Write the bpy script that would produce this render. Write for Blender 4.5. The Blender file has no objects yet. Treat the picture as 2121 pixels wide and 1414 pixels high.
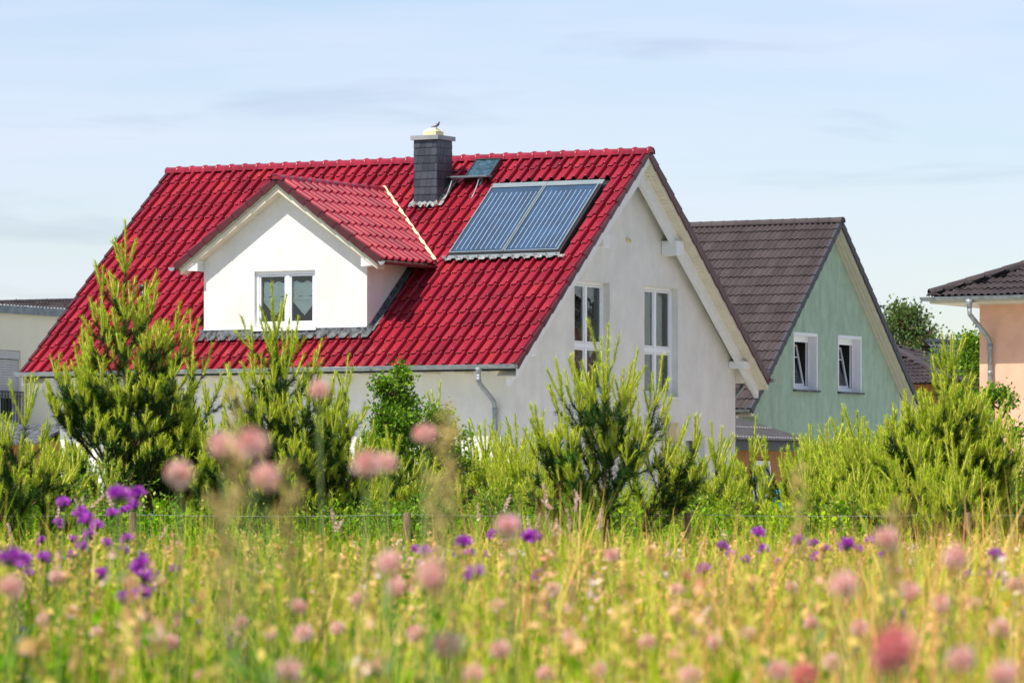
import bpy, bmesh, math, random
import numpy as np
from mathutils import Vector, Matrix
R = math.radians
random.seed(7); RS = np.random.RandomState(11)
sc = bpy.context.scene
C = sc.collection
# ------------------------------------------------------------------ camera
F, HY, CX, CZ = 9932.0, 1064.2, 1060.5, 1.0
cam = bpy.data.objects.new('camera', bpy.data.cameras.new('camera')); C.objects.link(cam)
cam.location = (0, 0, CZ); cam.rotation_euler = (R(90), 0, 0)
cam.data.sensor_width = 36; cam.data.lens = F/2121*36; cam.data.shift_y = (HY-707)/2121
cam.data.clip_start = .3; cam.data.clip_end = 9000
cam.data.dof.use_dof = True; cam.data.dof.focus_distance = 72; cam.data.dof.aperture_fstop = 9.6
sc.camera = cam
# ------------------------------------------------------------------ sky, sun, exposure
TH = .5072
EX = np.array([math.cos(TH), -math.sin(TH)]); EY = np.array([math.sin(TH), math.cos(TH)])
SUN_EL, PHI = R(58), R(14)
sd = -EY*math.cos(PHI) - EX*math.sin(PHI)           # horizontal direction towards the sun
sdir = Vector((sd[0]*math.cos(SUN_EL), sd[1]*math.cos(SUN_EL), math.sin(SUN_EL)))
w = bpy.data.worlds.new('World'); sc.world = w; w.use_nodes = True
nt = w.node_tree; nt.nodes.clear()
def nd(nt, t, **k):
    n = nt.nodes.new(t)
    for a, b in k.items():
        if a.startswith('i_'): n.inputs[a[2:].replace('_', ' ')].default_value = b
        else: setattr(n, a, b)
    return n
out = nd(nt, 'ShaderNodeOutputWorld'); bg = nd(nt, 'ShaderNodeBackground'); bg.inputs[1].default_value = .101
sky = nd(nt, 'ShaderNodeTexSky'); sky.sky_type = 'NISHITA'; sky.sun_disc = False
sky.sun_elevation = SUN_EL; sky.sun_rotation = math.atan2(sdir.x, sdir.y)
sky.air_density = 1.0; sky.dust_density = .6; sky.ozone_density = 2.0; sky.altitude = 60
tc = nd(nt, 'ShaderNodeTexCoord'); mp = nd(nt, 'ShaderNodeMapping'); mp.inputs['Scale'].default_value = (7, 7, 60)
ns = nd(nt, 'ShaderNodeTexNoise'); ns.inputs['Scale'].default_value = 1.0; ns.inputs['Detail'].default_value = 6; ns.inputs['Roughness'].default_value = .55
rp = nd(nt, 'ShaderNodeValToRGB'); rp.color_ramp.elements[0].position = .35; rp.color_ramp.elements[0].color = (0, 0, 0, 1)
rp.color_ramp.elements[1].position = .8; rp.color_ramp.elements[1].color = (.75, .75, .75, 1)
mx = nd(nt, 'ShaderNodeMix'); mx.data_type = 'RGBA'; mx.inputs[7].default_value = (5.5, 6.1, 6.9, 1)
L = nt.links.new
tint = nd(nt, 'ShaderNodeMix'); tint.data_type = 'RGBA'; tint.blend_type = 'MULTIPLY'; tint.inputs[0].default_value = 1; tint.inputs[7].default_value = (.985, .935, 1.0, 1)
L(tc.outputs['Generated'], mp.inputs[0]); L(mp.outputs[0], ns.inputs['Vector']); L(ns.outputs[0], rp.inputs[0])
L(rp.outputs[0], mx.inputs[0]); L(sky.outputs[0], mx.inputs[6]); mp2 = nd(nt, 'ShaderNodeMapping'); mp2.inputs['Scale'].default_value = (16, 16, 120); mp2.inputs['Location'].default_value = (3.1, 1.7, .6)
ns2 = nd(nt, 'ShaderNodeTexNoise'); ns2.inputs['Scale'].default_value = 1.0; ns2.inputs['Detail'].default_value = 7; ns2.inputs['Roughness'].default_value = .5; ns2.inputs['Distortion'].default_value = .4
rp2 = nd(nt, 'ShaderNodeValToRGB'); rp2.color_ramp.elements[0].position = .57; rp2.color_ramp.elements[0].color = (1, 1, 1, 1); rp2.color_ramp.elements[1].position = .72; rp2.color_ramp.elements[1].color = (.88, .89, .92, 1)
wm = nd(nt, 'ShaderNodeMix'); wm.data_type = 'RGBA'; wm.blend_type = 'MULTIPLY'; wm.inputs[0].default_value = 1
L(tc.outputs['Generated'], mp2.inputs[0]); L(mp2.outputs[0], ns2.inputs['Vector']); L(ns2.outputs[0], rp2.inputs[0]); L(mx.outputs[2], wm.inputs[6]); L(rp2.outputs[0], wm.inputs[7])
L(wm.outputs[2], tint.inputs[6]); L(tint.outputs[2], bg.inputs[0]); L(bg.outputs[0], out.inputs[0])
sun = bpy.data.objects.new('sun', bpy.data.lights.new('sun', 'SUN')); C.objects.link(sun)
sun.data.energy = 4.1; sun.data.angle = R(.5); sun.data.color = (1, .95, .86)
sun.rotation_euler = sdir.to_track_quat('Z', 'Y').to_euler(); sun.location = (-40, -30, 60)
vs = sc.view_settings; vs.view_transform = 'Standard'; vs.look = 'None'; vs.exposure = .60; vs.gamma = 1; vs.use_curve_mapping = False
sc.cycles.max_bounces = 6; sc.cycles.transparent_max_bounces = 8
# ------------------------------------------------------------------ materials
def mat(name, col, rough=.8, var=.12, vs_=3.0, bump=0, bs=60, spec=.5, metal=0, coat=0, coat_r=.1, trans=0, col2=None, attr=False, stretch=(1, 1, 1), ramp=None, cont=(.35,.65), dirt=0, dscale=1.1, dstretch=(1, 1, .4)):
    m = bpy.data.materials.new(name); m.use_nodes = True; t = m.node_tree; t.nodes.clear(); l = t.links.new
    o = nd(t, 'ShaderNodeOutputMaterial'); p = nd(t, 'ShaderNodeBsdfPrincipled')
    p.inputs['Roughness'].default_value = rough; p.inputs['Metallic'].default_value = metal
    p.inputs['Specular IOR Level'].default_value = spec; p.inputs['Coat Weight'].default_value = coat; p.inputs['Coat Roughness'].default_value = coat_r
    tx = nd(t, 'ShaderNodeTexCoord'); mp_ = nd(t, 'ShaderNodeMapping'); mp_.inputs['Scale'].default_value = stretch
    l(tx.outputs['Object'], mp_.inputs[0])
    r = nd(t, 'ShaderNodeValToRGB')
    if attr:
        a = nd(t, 'ShaderNodeAttribute'); a.attribute_name = 'rnd'; l(a.outputs['Fac'], r.inputs[0])
        lo, hi = 0, 1
    else:
        n = nd(t, 'ShaderNodeTexNoise'); n.inputs['Scale'].default_value = vs_; n.inputs['Detail'].default_value = 7; n.inputs['Roughness'].default_value = .6
        l(mp_.outputs[0], n.inputs['Vector']); l(n.outputs[0], r.inputs[0]); lo, hi = cont
    if ramp:
        r.color_ramp.elements[0].position = ramp[0][0]; r.color_ramp.elements[0].color = (*ramp[0][1], 1)
        r.color_ramp.elements[1].position = ramp[-1][0]; r.color_ramp.elements[1].color = (*ramp[-1][1], 1)
        for pos, c in ramp[1:-1]:
            e = r.color_ramp.elements.new(pos); e.color = (*c, 1)
    else:
        c2 = col2 or tuple(min(1, c*(1+var)) for c in col); c1 = col if col2 else tuple(c*(1-var) for c in col)
        r.color_ramp.elements[0].position = lo; r.color_ramp.elements[0].color = (*c1, 1)
        r.color_ramp.elements[1].position = hi; r.color_ramp.elements[1].color = (*c2, 1)
    colout = r.outputs[0]
    if dirt:
        md = nd(t, 'ShaderNodeMapping'); md.inputs['Scale'].default_value = dstretch; l(tx.outputs['Object'], md.inputs[0])
        n3 = nd(t, 'ShaderNodeTexNoise'); n3.inputs['Scale'].default_value = dscale; n3.inputs['Detail'].default_value = 9; n3.inputs['Roughness'].default_value = .68; l(md.outputs[0], n3.inputs['Vector'])
        r3 = nd(t, 'ShaderNodeValToRGB'); r3.color_ramp.elements[0].position = .36; r3.color_ramp.elements[0].color = (1-dirt, 1-dirt, 1-dirt*.9, 1); r3.color_ramp.elements[1].position = .58; r3.color_ramp.elements[1].color = (1, 1, 1, 1); l(n3.outputs[0], r3.inputs[0])
        m3 = nd(t, 'ShaderNodeMix'); m3.data_type = 'RGBA'; m3.blend_type = 'MULTIPLY'; m3.inputs[0].default_value = 1; l(colout, m3.inputs[6]); l(r3.outputs[0], m3.inputs[7]); colout = m3.outputs[2]
    l(colout, p.inputs['Base Color'])
    if bump:
        n2 = nd(t, 'ShaderNodeTexNoise'); n2.inputs['Scale'].default_value = bs; n2.inputs['Detail'].default_value = 4
        b = nd(t, 'ShaderNodeBump'); b.inputs['Strength'].default_value = bump; b.inputs['Distance'].default_value = .02
        l(mp_.outputs[0], n2.inputs['Vector']); l(n2.outputs[0], b.inputs['Height']); l(b.outputs[0], p.inputs['Normal'])
    s = p.outputs[0]
    if trans:
        tr = nd(t, 'ShaderNodeBsdfTranslucent'); l(r.outputs[0], tr.inputs[0])
        ms = nd(t, 'ShaderNodeMixShader'); ms.inputs[0].default_value = trans
        l(p.outputs[0], ms.inputs[1]); l(tr.outputs[0], ms.inputs[2]); s = ms.outputs[0]
    l(s, o.inputs[0]); return m
def glass_mat(name, tint=(.88, .93, .92), k=.9):
    m = bpy.data.materials.new(name); m.use_nodes = True; t = m.node_tree; t.nodes.clear(); l = t.links.new
    o = nd(t, 'ShaderNodeOutputMaterial'); a = nd(t, 'ShaderNodeBsdfTransparent'); a.inputs[0].default_value = (*tint, 1)
    g = nd(t, 'ShaderNodeBsdfGlossy'); g.inputs['Roughness'].default_value = .02
    f = nd(t, 'ShaderNodeFresnel'); f.inputs[0].default_value = 1.5
    mu = nd(t, 'ShaderNodeMath'); mu.operation = 'MULTIPLY'; mu.inputs[1].default_value = k; mu.use_clamp = True
    n = nd(t, 'ShaderNodeTexNoise'); n.inputs['Scale'].default_value = 2.2; b = nd(t, 'ShaderNodeBump'); b.inputs['Strength'].default_value = .12; b.inputs['Distance'].default_value = .05
    tx = nd(t, 'ShaderNodeTexCoord'); l(tx.outputs['Object'], n.inputs['Vector']); l(n.outputs[0], b.inputs['Height']); l(b.outputs[0], g.inputs['Normal'])
    x = nd(t, 'ShaderNodeMixShader'); l(f.outputs[0], mu.inputs[0]); l(mu.outputs[0], x.inputs[0]); l(a.outputs[0], x.inputs[1]); l(g.outputs[0], x.inputs[2]); l(x.outputs[0], o.inputs[0])
    return m
M = {}
M['red_tile'] = mat('glazed_red_clay', None, dirt=.30, dscale=1.6, dstretch=(1, .6, .6), rough=.26, spec=.42, coat=.0, attr=True, bump=.05, bs=30,
    ramp=[(0, (.22, .012, .024)), (.25, (.285, .015, .030)), (.85, (.325, .019, .036)), (.95, (.335, .021, .034)), (1, (.35, .026, .032))])
M['brown_tile'] = mat('brown_concrete_tile', None, dirt=.3, dscale=1.3, dstretch=(1, .5, .5), rough=.5, spec=.2, attr=True, bump=.15, bs=50, ramp=[(0, (.052, .040, .039)), (1, (.074, .058, .056))])
M['verge_shaded'] = mat('shaded_red_verge_clay', (.075, .012, .014), rough=.35, var=.2)  # red verge clay with the shade on the flaps put into its colour
M['dark_tile'] = mat('dark_concrete_tile', None, rough=.5, attr=True, ramp=[(0, (.03, .03, .035)), (1, (.05, .05, .06))])
M['white_stucco'] = mat('white_stucco', (.73, .71, .655), rough=.92, var=.06, vs_=1.6, bump=.45, bs=45, spec=.2, dirt=.065, dscale=2.0, dstretch=(1, 1, .3))
M['cream_stucco'] = mat('cream_stucco', (.92, .86, .64), rough=.92, var=.03, vs_=1.2, bump=.2, bs=55, spec=.2)
M['green_stucco'] = mat('green_stucco', (.31, .415, .305), col2=(.395, .51, .385), rough=.95, vs_=3.4, bump=.4, bs=30, spec=.2, stretch=(1, 1.3, .8), dirt=.16, dscale=2.6, dstretch=(1, 1, .3), cont=(.3, .7))
M['pink_stucco'] = mat('pink_stucco', (.74, .43, .29), rough=.95, var=.08, vs_=2.0, bump=.3, bs=40, spec=.2)
M['white_wood'] = mat('white_painted_wood', (.74, .74, .72), rough=.45, var=.04, vs_=6, bump=.05, bs=20)
M['plastic'] = mat('white_window_plastic', (.82, .83, .84), rough=.3, var=.02)
M['soffit'] = mat('cream_boards', (.66, .60, .46), rough=.6, var=.07, vs_=4)
M['beige_board'] = mat('beige_boards', (.56, .52, .40), rough=.6, var=.06, vs_=4)
M['zinc'] = mat('weathered_zinc', (.27, .30, .31), rough=.5, metal=.35, var=.25, vs_=6)
M['lead'] = mat('lead_flashing', (.08, .085, .09), rough=.65, metal=.2, var=.9, vs_=9, bump=.4, bs=22)
M['pale_lead'] = mat('pale_lead', (.21, .22, .215), rough=.7, metal=.1, var=.7, vs_=16, bump=.5, bs=26)
M['slate'] = mat('black_slate', None, rough=.42, attr=True, bump=.2, bs=40, ramp=[(0, (.028, .031, .04)), (1, (.06, .065, .08))])
M['chim_cap'] = mat('grey_metal_cap', (.33, .34, .34), rough=.5, metal=.2, var=.15)
M['cream_stone'] = mat('pale_concrete', (.72, .60, .36), rough=.85, var=.1, vs_=12, bump=.2)
M['black'] = mat('black_metal', (.02, .02, .022), rough=.4, var=.2)
M['brown_gut'] = mat('brown_gutter_paint', (.09, .03, .03), rough=.35, var=.1)
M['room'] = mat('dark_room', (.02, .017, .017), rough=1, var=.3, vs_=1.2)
M['curtain'] = mat('sheer_curtain', (.86, .90, .86), rough=.9, var=.10, vs_=9, trans=.1, stretch=(1, 1, 3))
M['drape'] = mat('grey_curtain', (.33, .36, .34), rough=.9, var=.3, vs_=9, stretch=(1, 9, .2), trans=.2)
M['cell'] = mat('solar_absorber', (.010, .042, .095), rough=.5, var=.3, vs_=2.0, coat=.55, coat_r=.05)
M['cell_line'] = mat('solar_weld_line', (.45, .56, .68), rough=.4, var=.05)
M['alu'] = mat('aluminium', (.19, .23, .245), rough=.5, metal=.2, var=.08)
M['glass'] = glass_mat('window_glass')
M['sky_glass'] = mat('roof_glass', (.03, .07, .085), rough=.08, var=.6, vs_=9, coat=1, coat_r=.03)
M['lamp'] = mat('lamp_glass', (.7, .55, .3), rough=.3, var=.1)
M['bamboo'] = mat('reed_matting', (.36, .16, .035), rough=.75, var=.3, vs_=9, stretch=(5, 5, .35), bump=.4, bs=30)
M['corr'] = mat('grey_corrugated_sheet', (.06, .058, .062), rough=.7, spec=.25, var=.2, vs_=5)
M['tarp'] = mat('grey_panel', (.34, .34, .30), rough=.7, var=.12, vs_=4)
M['blue'] = mat('blue_plastic', (.02, .30, .55), rough=.4, var=.2)
M['post'] = mat('weathered_post_wood', (.17, .115, .06), rough=.85, var=.4, vs_=8, stretch=(4, 4, .6), bump=.3)
M['wire'] = mat('galvanised_wire', (.36, .38, .38), rough=.5, metal=.3)
M['shutter'] = mat('roller_shutter', (.62, .60, .55), rough=.5, var=.03)
M['bark'] = mat('pine_bark', (.20, .095, .045), col2=(.34, .19, .10), rough=.95, vs_=14, bump=.8, bs=40)
M['twig'] = mat('shrub_twig', (.14, .10, .05), rough=.9, var=.3)
M['needle_old'] = mat('old_pine_needles', None, rough=.6, spec=.15, attr=True, trans=.15, ramp=[(0, (.010, .042, .006)), (.5, (.030, .095, .010)), (1, (.085, .19, .02))])
M['needle_new'] = mat('young_pine_needles', None, rough=.6, spec=.12, attr=True, trans=.3, ramp=[(0, (.22, .40, .010)), (.5, (.50, .66, .016)), (1, (.96, .90, .12))])
M['stem_new'] = mat('young_shoot_stem', (.50, .46, .07), rough=.6, var=.25, vs_=20)
M['leaf'] = mat('shrub_leaves', None, rough=.5, spec=.22, attr=True, trans=.35, ramp=[(0, (.045, .13, .008)), (.5, (.13, .28, .012)), (.92, (.32, .46, .03)), (1, (.6, .58, .22))])
M['leaf_y'] = mat('yellow_green_leaves', None, rough=.55, spec=.15, attr=True, trans=.4, ramp=[(0, (.14, .28, .01)), (.6, (.34, .50, .02)), (1, (.62, .66, .05))])
M['leaf_d'] = mat('distant_tree_leaves', None, rough=.6, attr=True, trans=.3, ramp=[(0, (.05, .11, .02)), (1, (.17, .25, .05))])
M['grass'] = mat('meadow_grass', None, rough=.65, attr=True, trans=.22, spec=.1, ramp=[(0, (.010, .055, .002)), (.2, (.045, .17, .003)), (.4, (.22, .42, .006)), (.58, (.52, .60, .02)), (.76, (.84, .72, .10)), (.9, (.92, .62, .24)), (1, (.86, .36, .15))])
M['seed'] = mat('seed_heads', None, rough=.8, spec=.05, attr=True, trans=.3, ramp=[(0, (.40, .40, .05)), (.35, (.80, .58, .16)), (.7, (.86, .45, .25)), (1, (1, .80, .64))])
M['weed'] = mat('broad_weed_leaves', None, rough=.6, spec=.15, attr=True, trans=.35, ramp=[(0, (.04, .19, .003)), (.6, (.24, .48, .006)), (1, (.64, .76, .02))])
M['soil'] = mat('meadow_soil', (.04, .06, .012), col2=(.10, .13, .03), rough=1, vs_=.6, bump=.5, bs=8)
M['purple'] = mat('knapweed_petals', None, rough=.6, attr=True, trans=.35, ramp=[(0, (.28, .015, .38)), (.6, (.58, .06, .64)), (1, (.82, .28, .80))])
M['pink'] = mat('clover_petals', None, rough=.7, attr=True, trans=.35, ramp=[(0, (.88, .38, .36)), (.45, (.95, .60, .54)), (1, (1, .93, .86))])
M['redpink'] = mat('deep_pink_petals', None, rough=.7, attr=True, trans=.35, ramp=[(0, (.75, .16, .19)), (1, (.95, .50, .48))])
M['violet'] = mat('vetch_petals', None, rough=.7, attr=True, trans=.35, ramp=[(0, (.07, .035, .20)), (.6, (.20, .12, .38)), (1, (.5, .38, .6))])
M['yellow'] = mat('yellow_petals', None, rough=.6, attr=True, trans=.3, ramp=[(0, (.75, .46, .01)), (1, (.9, .72, .04))])
M['white_f'] = mat('white_petals', None, rough=.6, attr=True, trans=.3, ramp=[(0, (.75, .55, .5)), (1, (.9, .85, .8))])
M['fstem'] = mat('flower_stems', (.15, .21, .045), rough=.7, var=.3, vs_=5, trans=.2)
M['bract'] = mat('dark_bracts', (.035, .03, .03), rough=.8, var=.3)
M['plume'] = mat('buff_grass_plumes', (.62, .46, .17), rough=.8, var=.2, trans=.4)
M['feather'] = mat('pigeon_grey', (.16, .15, .19), rough=.6, var=.4, vs_=14)
M['feather_d'] = mat('pigeon_dark', (.035, .02, .045), rough=.4, var=.3, vs_=14)
M['feather_l'] = mat('pigeon_wing_pale', (.42, .40, .42), rough=.6, var=.2)
# ------------------------------------------------------------------ mesh helpers
class MB:
    def __init__(s): s.v = []; s.f = []; s.sm = []; s.r = []
    def quadgrid(s, P, smooth=False, rnd=None):       # P: rows of points
        b = len(s.v); n = len(P[0])
        for row in P: s.v += [tuple(p) for p in row]
        for i in range(len(P)-1):
            for j in range(n-1):
                s.f.append((b+i*n+j, b+i*n+j+1, b+(i+1)*n+j+1, b+(i+1)*n+j)); s.sm.append(smooth); s.r.append(rnd if rnd is not None else .5)
    def poly(s, pts, rnd=.5):
        b = len(s.v); s.v += [tuple(p) for p in pts]; s.f.append(tuple(range(b, b+len(pts)))); s.sm.append(False); s.r.append(rnd)
    def box(s, lo, hi, rnd=.5):
        x0, y0, z0 = lo; x1, y1, z1 = hi; b = len(s.v)
        s.v += [(x0,y0,z0),(x1,y0,z0),(x1,y1,z0),(x0,y1,z0),(x0,y0,z1),(x1,y0,z1),(x1,y1,z1),(x0,y1,z1)]
        for f in ((3,2,1,0),(4,5,6,7),(0,1,5,4),(1,2,6,5),(2,3,7,6),(3,0,4,7)):
            s.f.append(tuple(b+i for i in f)); s.sm.append(False); s.r.append(rnd)
        return s
    def prism(s, poly, ax, a0, a1, rnd=.5):           # poly: 2D points in the plane normal to ax; extruded a0..a1
        def p3(q, a): return (a, q[0], q[1]) if ax == 0 else ((q[0], a, q[1]) if ax == 1 else (q[0], q[1], a))
        b = len(s.v); n = len(poly)
        s.v += [p3(q, a0) for q in poly] + [p3(q, a1) for q in poly]
        fs = [tuple(b+i for i in range(n)), tuple(b+n+i for i in reversed(range(n)))]
        fs += [(b+i, b+n+i, b+n+(i+1) % n, b+(i+1) % n) for i in range(n)]
        for f in fs: s.f.append(f); s.sm.append(False); s.r.append(rnd)
        return s
    def hexa(s, a, b_):                               # two quads joined
        b = len(s.v); s.v += [tuple(p) for p in a]+[tuple(p) for p in b_]
        for f in ((0,1,2,3),(7,6,5,4),(0,4,5,1),(1,5,6,2),(2,6,7,3),(3,7,4,0)):
            s.f.append(tuple(b+i for i in f)); s.sm.append(False); s.r.append(.5)
        return s
    def tube(s, pts, rad, n=8, rnd=.5, cap=True):
        pts = [Vector(p) for p in pts]; rad = rad if hasattr(rad, '__len__') else [rad]*len(pts)
        b = len(s.v); up = None
        for i, p in enumerate(pts):
            d = (pts[min(i+1, len(pts)-1)]-pts[max(i-1, 0)]).normalized()
            if up is None: up = Vector((0, 0, 1)) if abs(d.z) < .9 else Vector((1, 0, 0))
            a = d.cross(up).normalized(); c = a.cross(d).normalized(); up = c
            for k in range(n):
                t = 2*math.pi*k/n; s.v.append(tuple(p+(a*math.cos(t)+c*math.sin(t))*rad[i]))
        for i in range(len(pts)-1):
            for k in range(n):
                s.f.append((b+i*n+k, b+i*n+(k+1) % n, b+(i+1)*n+(k+1) % n, b+(i+1)*n+k)); s.sm.append(True); s.r.append(rnd)
        if cap:
            s.f.append(tuple(b+k for k in reversed(range(n)))); s.f.append(tuple(b+(len(pts)-1)*n+k for k in range(n))); s.sm += [False]*2; s.r += [rnd]*2
        return s
    def build(s, name, m, parent=None, fixn=True):
        me = bpy.data.meshes.new(name); me.from_pydata(s.v, [], s.f); me.update()
        me.polygons.foreach_set('use_smooth', s.sm)
        a = me.attributes.new('rnd', 'FLOAT', 'FACE'); a.data.foreach_set('value', s.r)
        if fixn:
            bm = bmesh.new(); bm.from_mesh(me); bmesh.ops.recalc_face_normals(bm, faces=bm.faces); bm.to_mesh(me); bm.free()
        me.materials.append(m); return link(name, me, parent)
def link(name, me, parent=None):
    o = bpy.data.objects.new(name, me); C.objects.link(o)
    if parent: o.parent = parent
    return o
def bulk(name, V, Fc, rnd, m, parent=None, smooth=False):   # numpy arrays
    me = bpy.data.meshes.new(name); V = np.asarray(V, np.float32).reshape(-1, 3); Fc = np.asarray(Fc, np.int32)
    k = Fc.shape[1]; me.vertices.add(len(V)); me.vertices.foreach_set('co', V.ravel())
    me.loops.add(Fc.size); me.loops.foreach_set('vertex_index', Fc.ravel())
    me.polygons.add(len(Fc)); me.polygons.foreach_set('loop_start', np.arange(0, Fc.size, k, dtype=np.int32))
    me.update(calc_edges=True)
    if smooth: me.polygons.foreach_set('use_smooth', np.ones(len(Fc), bool))
    if rnd is not None:
        a = me.attributes.new('rnd', 'FLOAT', 'FACE'); a.data.foreach_set('value', np.asarray(rnd, np.float32))
    me.materials.append(m)
    return link(name, me, parent)
def tag(o, label, cat, group=None, kind=None):
    if label: o['label'] = label
    if cat: o['category'] = cat
    if group: o['group'] = group
    if kind: o['kind'] = kind
    return o
def empty(name, loc, rz=0):
    o = bpy.data.objects.new(name, None); C.objects.link(o); o.location = loc; o.rotation_euler = (0, 0, rz); o.empty_display_size = .5; return o
def cut(o, boxes):                                     # real openings in a wall body
    mb = MB()
    for lo, hi in boxes: mb.box(lo, hi)
    c = mb.build('cutter', M['black']); c.parent = o.parent
    md = o.modifiers.new('b', 'BOOLEAN'); md.object = c; md.operation = 'DIFFERENCE'; md.solver = 'EXACT'
    bpy.context.view_layer.update(); dg = bpy.context.evaluated_depsgraph_get()
    me = bpy.data.meshes.new_from_object(o.evaluated_get(dg)); o.modifiers.clear(); o.data = me; me.name = o.name
    mm = c.data; bpy.data.objects.remove(c); bpy.data.meshes.remove(mm)
    while len(me.materials) > 1: me.materials.pop()
def at(px, py, D): return Vector(((px-CX)/F*D, D, CZ+(HY-py)/F*D))
# ------------------------------------------------------------------ roof tiles
def pan_profile():
    return [(0, -.026), (.012, .003), (.07, .002), (.25, -.004), (.42, .000), (.50, .010), (.57, .030), (.63, .052), (.69, .070), (.75, .080), (.80, .082), (.85, .076), (.88, .062), (.895, .03), (.905, -.014), (.93, -.03), (1, -.03)]
def wave_profile():
    return [(i/12, .5*(1-math.cos(4*math.pi*i/12))*.044) for i in range(13)]
PAN, WAVE = pan_profile(), wave_profile()
def tiles(mb, P0, U, V, w_, g, nu, nv, prof, skip=None, lift=.043, umax=None, clip=None):
    P0 = Vector(P0); U = Vector(U).normalized(); V = Vector(V).normalized(); N = U.cross(V).normalized()
    if N.z < 0: N = -N
    rr = random.Random(5)
    for j in range(nv):
        for i in range(nu):
            uc, vc = (i+.5)*w_, (j+.5)*g
            if skip and skip(uc, vc): continue
            if clip and not clip(uc, vc): continue
            r = rr.random(); dj = rr.uniform(-.004, .004); dv = rr.uniform(-.004, .004)
            rows = []
            for v, h in ((g*1.09, .002), (.03, lift-.002), (.012, lift-.001), (.002, lift-.008), (.003, lift-.022)):
                rows.append([P0+U*(i*w_+t*w_)+V*(j*g+v+dv)+N*(h+hh+dj) for t, hh in prof])
            mb.quadgrid(rows[:4], True, r); mb.quadgrid(rows[3:], False, r*.6)
    return mb
def verge(mb, P0, U, V, w_edge, g, nv, drop=.20, th=.03, side=1):
    """stepped side flaps of the edge tiles"""
    P0 = Vector(P0); U = Vector(U).normalized(); V = Vector(V).normalized(); N = U.cross(V).normalized()
    if N.z < 0: N = -N
    rr = random.Random(3)
    for j in range(nv):
        a = P0+U*w_edge+V*(j*g-.01); b = a+V*(g+.03)
        q = [a+N*.05, b+N*.02, b-N*(drop-.03), a-N*drop]
        mb.hexa(q, [p-U*(th*side) for p in q])
        q2 = [a+N*.05, b+N*.02, b+N*.02-U*.07*side, a+N*.05-U*.07*side]; up = [p+N*.016 for p in q2]
        mb.hexa(q2, up)
def ridge_caps(mb, A, B, n, r=.12, h=.10, collar=True):
    A, B = Vector(A), Vector(B); d = (B-A)/n; D = d.normalized(); S = D.cross(Vector((0, 0, 1))).normalized(); Z = S.cross(D)
    for i in range(n):
        rr = random.random(); a = A+d*i
        secs = [(0, 1.0), (.80, .93), (.82, 1.16), (.93, 1.2), (.97, 1.12), (1.05, 1.0)] if collar else [(0, 1.0), (.98, 1.1), (1.02, 1.1), (1.04, .95)]
        rows = []
        for t, s_ in secs:
            rows.append([a+d*t+S*(math.cos(math.pi*k/8)*r*s_)+Z*((math.sin(math.pi*k/8)*h*s_)-.03*(abs(math.cos(math.pi*k/8)) > .99)) for k in range(9)])
        mb.quadgrid(rows, True, .2+.6*rr)
    for P, q in ((A, -1), (B, 1)):
        mb.poly([P+d*.0+S*(math.cos(math.pi*k/8)*r*1.05)+Z*(math.sin(math.pi*k/8)*h*1.05)-D*0.0 for k in range(9)], .3)
def gutter(mb, A, B, r=.075, n=8):
    A, B = Vector(A), Vector(B); d = (B-A).normalized(); S = d.cross(Vector((0, 0, 1))).normalized()
    for rr_ in (r, r-.006):
        mb.quadgrid([[P+S*(math.cos(math.pi+math.pi*k/n)*rr_)+Vector((0, 0, math.sin(math.pi+math.pi*k/n)*rr_)) for k in range(n+1)] for P in (A, B)], True)
    mb.tube([A-S*r, B-S*r], .012, 6); mb.tube([A+S*r, B+S*r], .008, 6)
    for P in (A, B): mb.poly([P+S*(math.cos(math.pi+math.pi*k/n)*r)+Vector((0, 0, math.sin(math.pi+math.pi*k/n)*r)) for k in range(n+1)])
    Ln = (B-A).length; k = 1
    while k*2.2 < Ln:                                       # joint sleeves
        P = A+d*(k*2.2)
        mb.quadgrid([[Q+S*(math.cos(math.pi+math.pi*j/n)*(r+.006))+Vector((0, 0, math.sin(math.pi+math.pi*j/n)*(r+.006))) for j in range(n+1)] for Q in (P, P+d*.05)], True); k += 1
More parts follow.
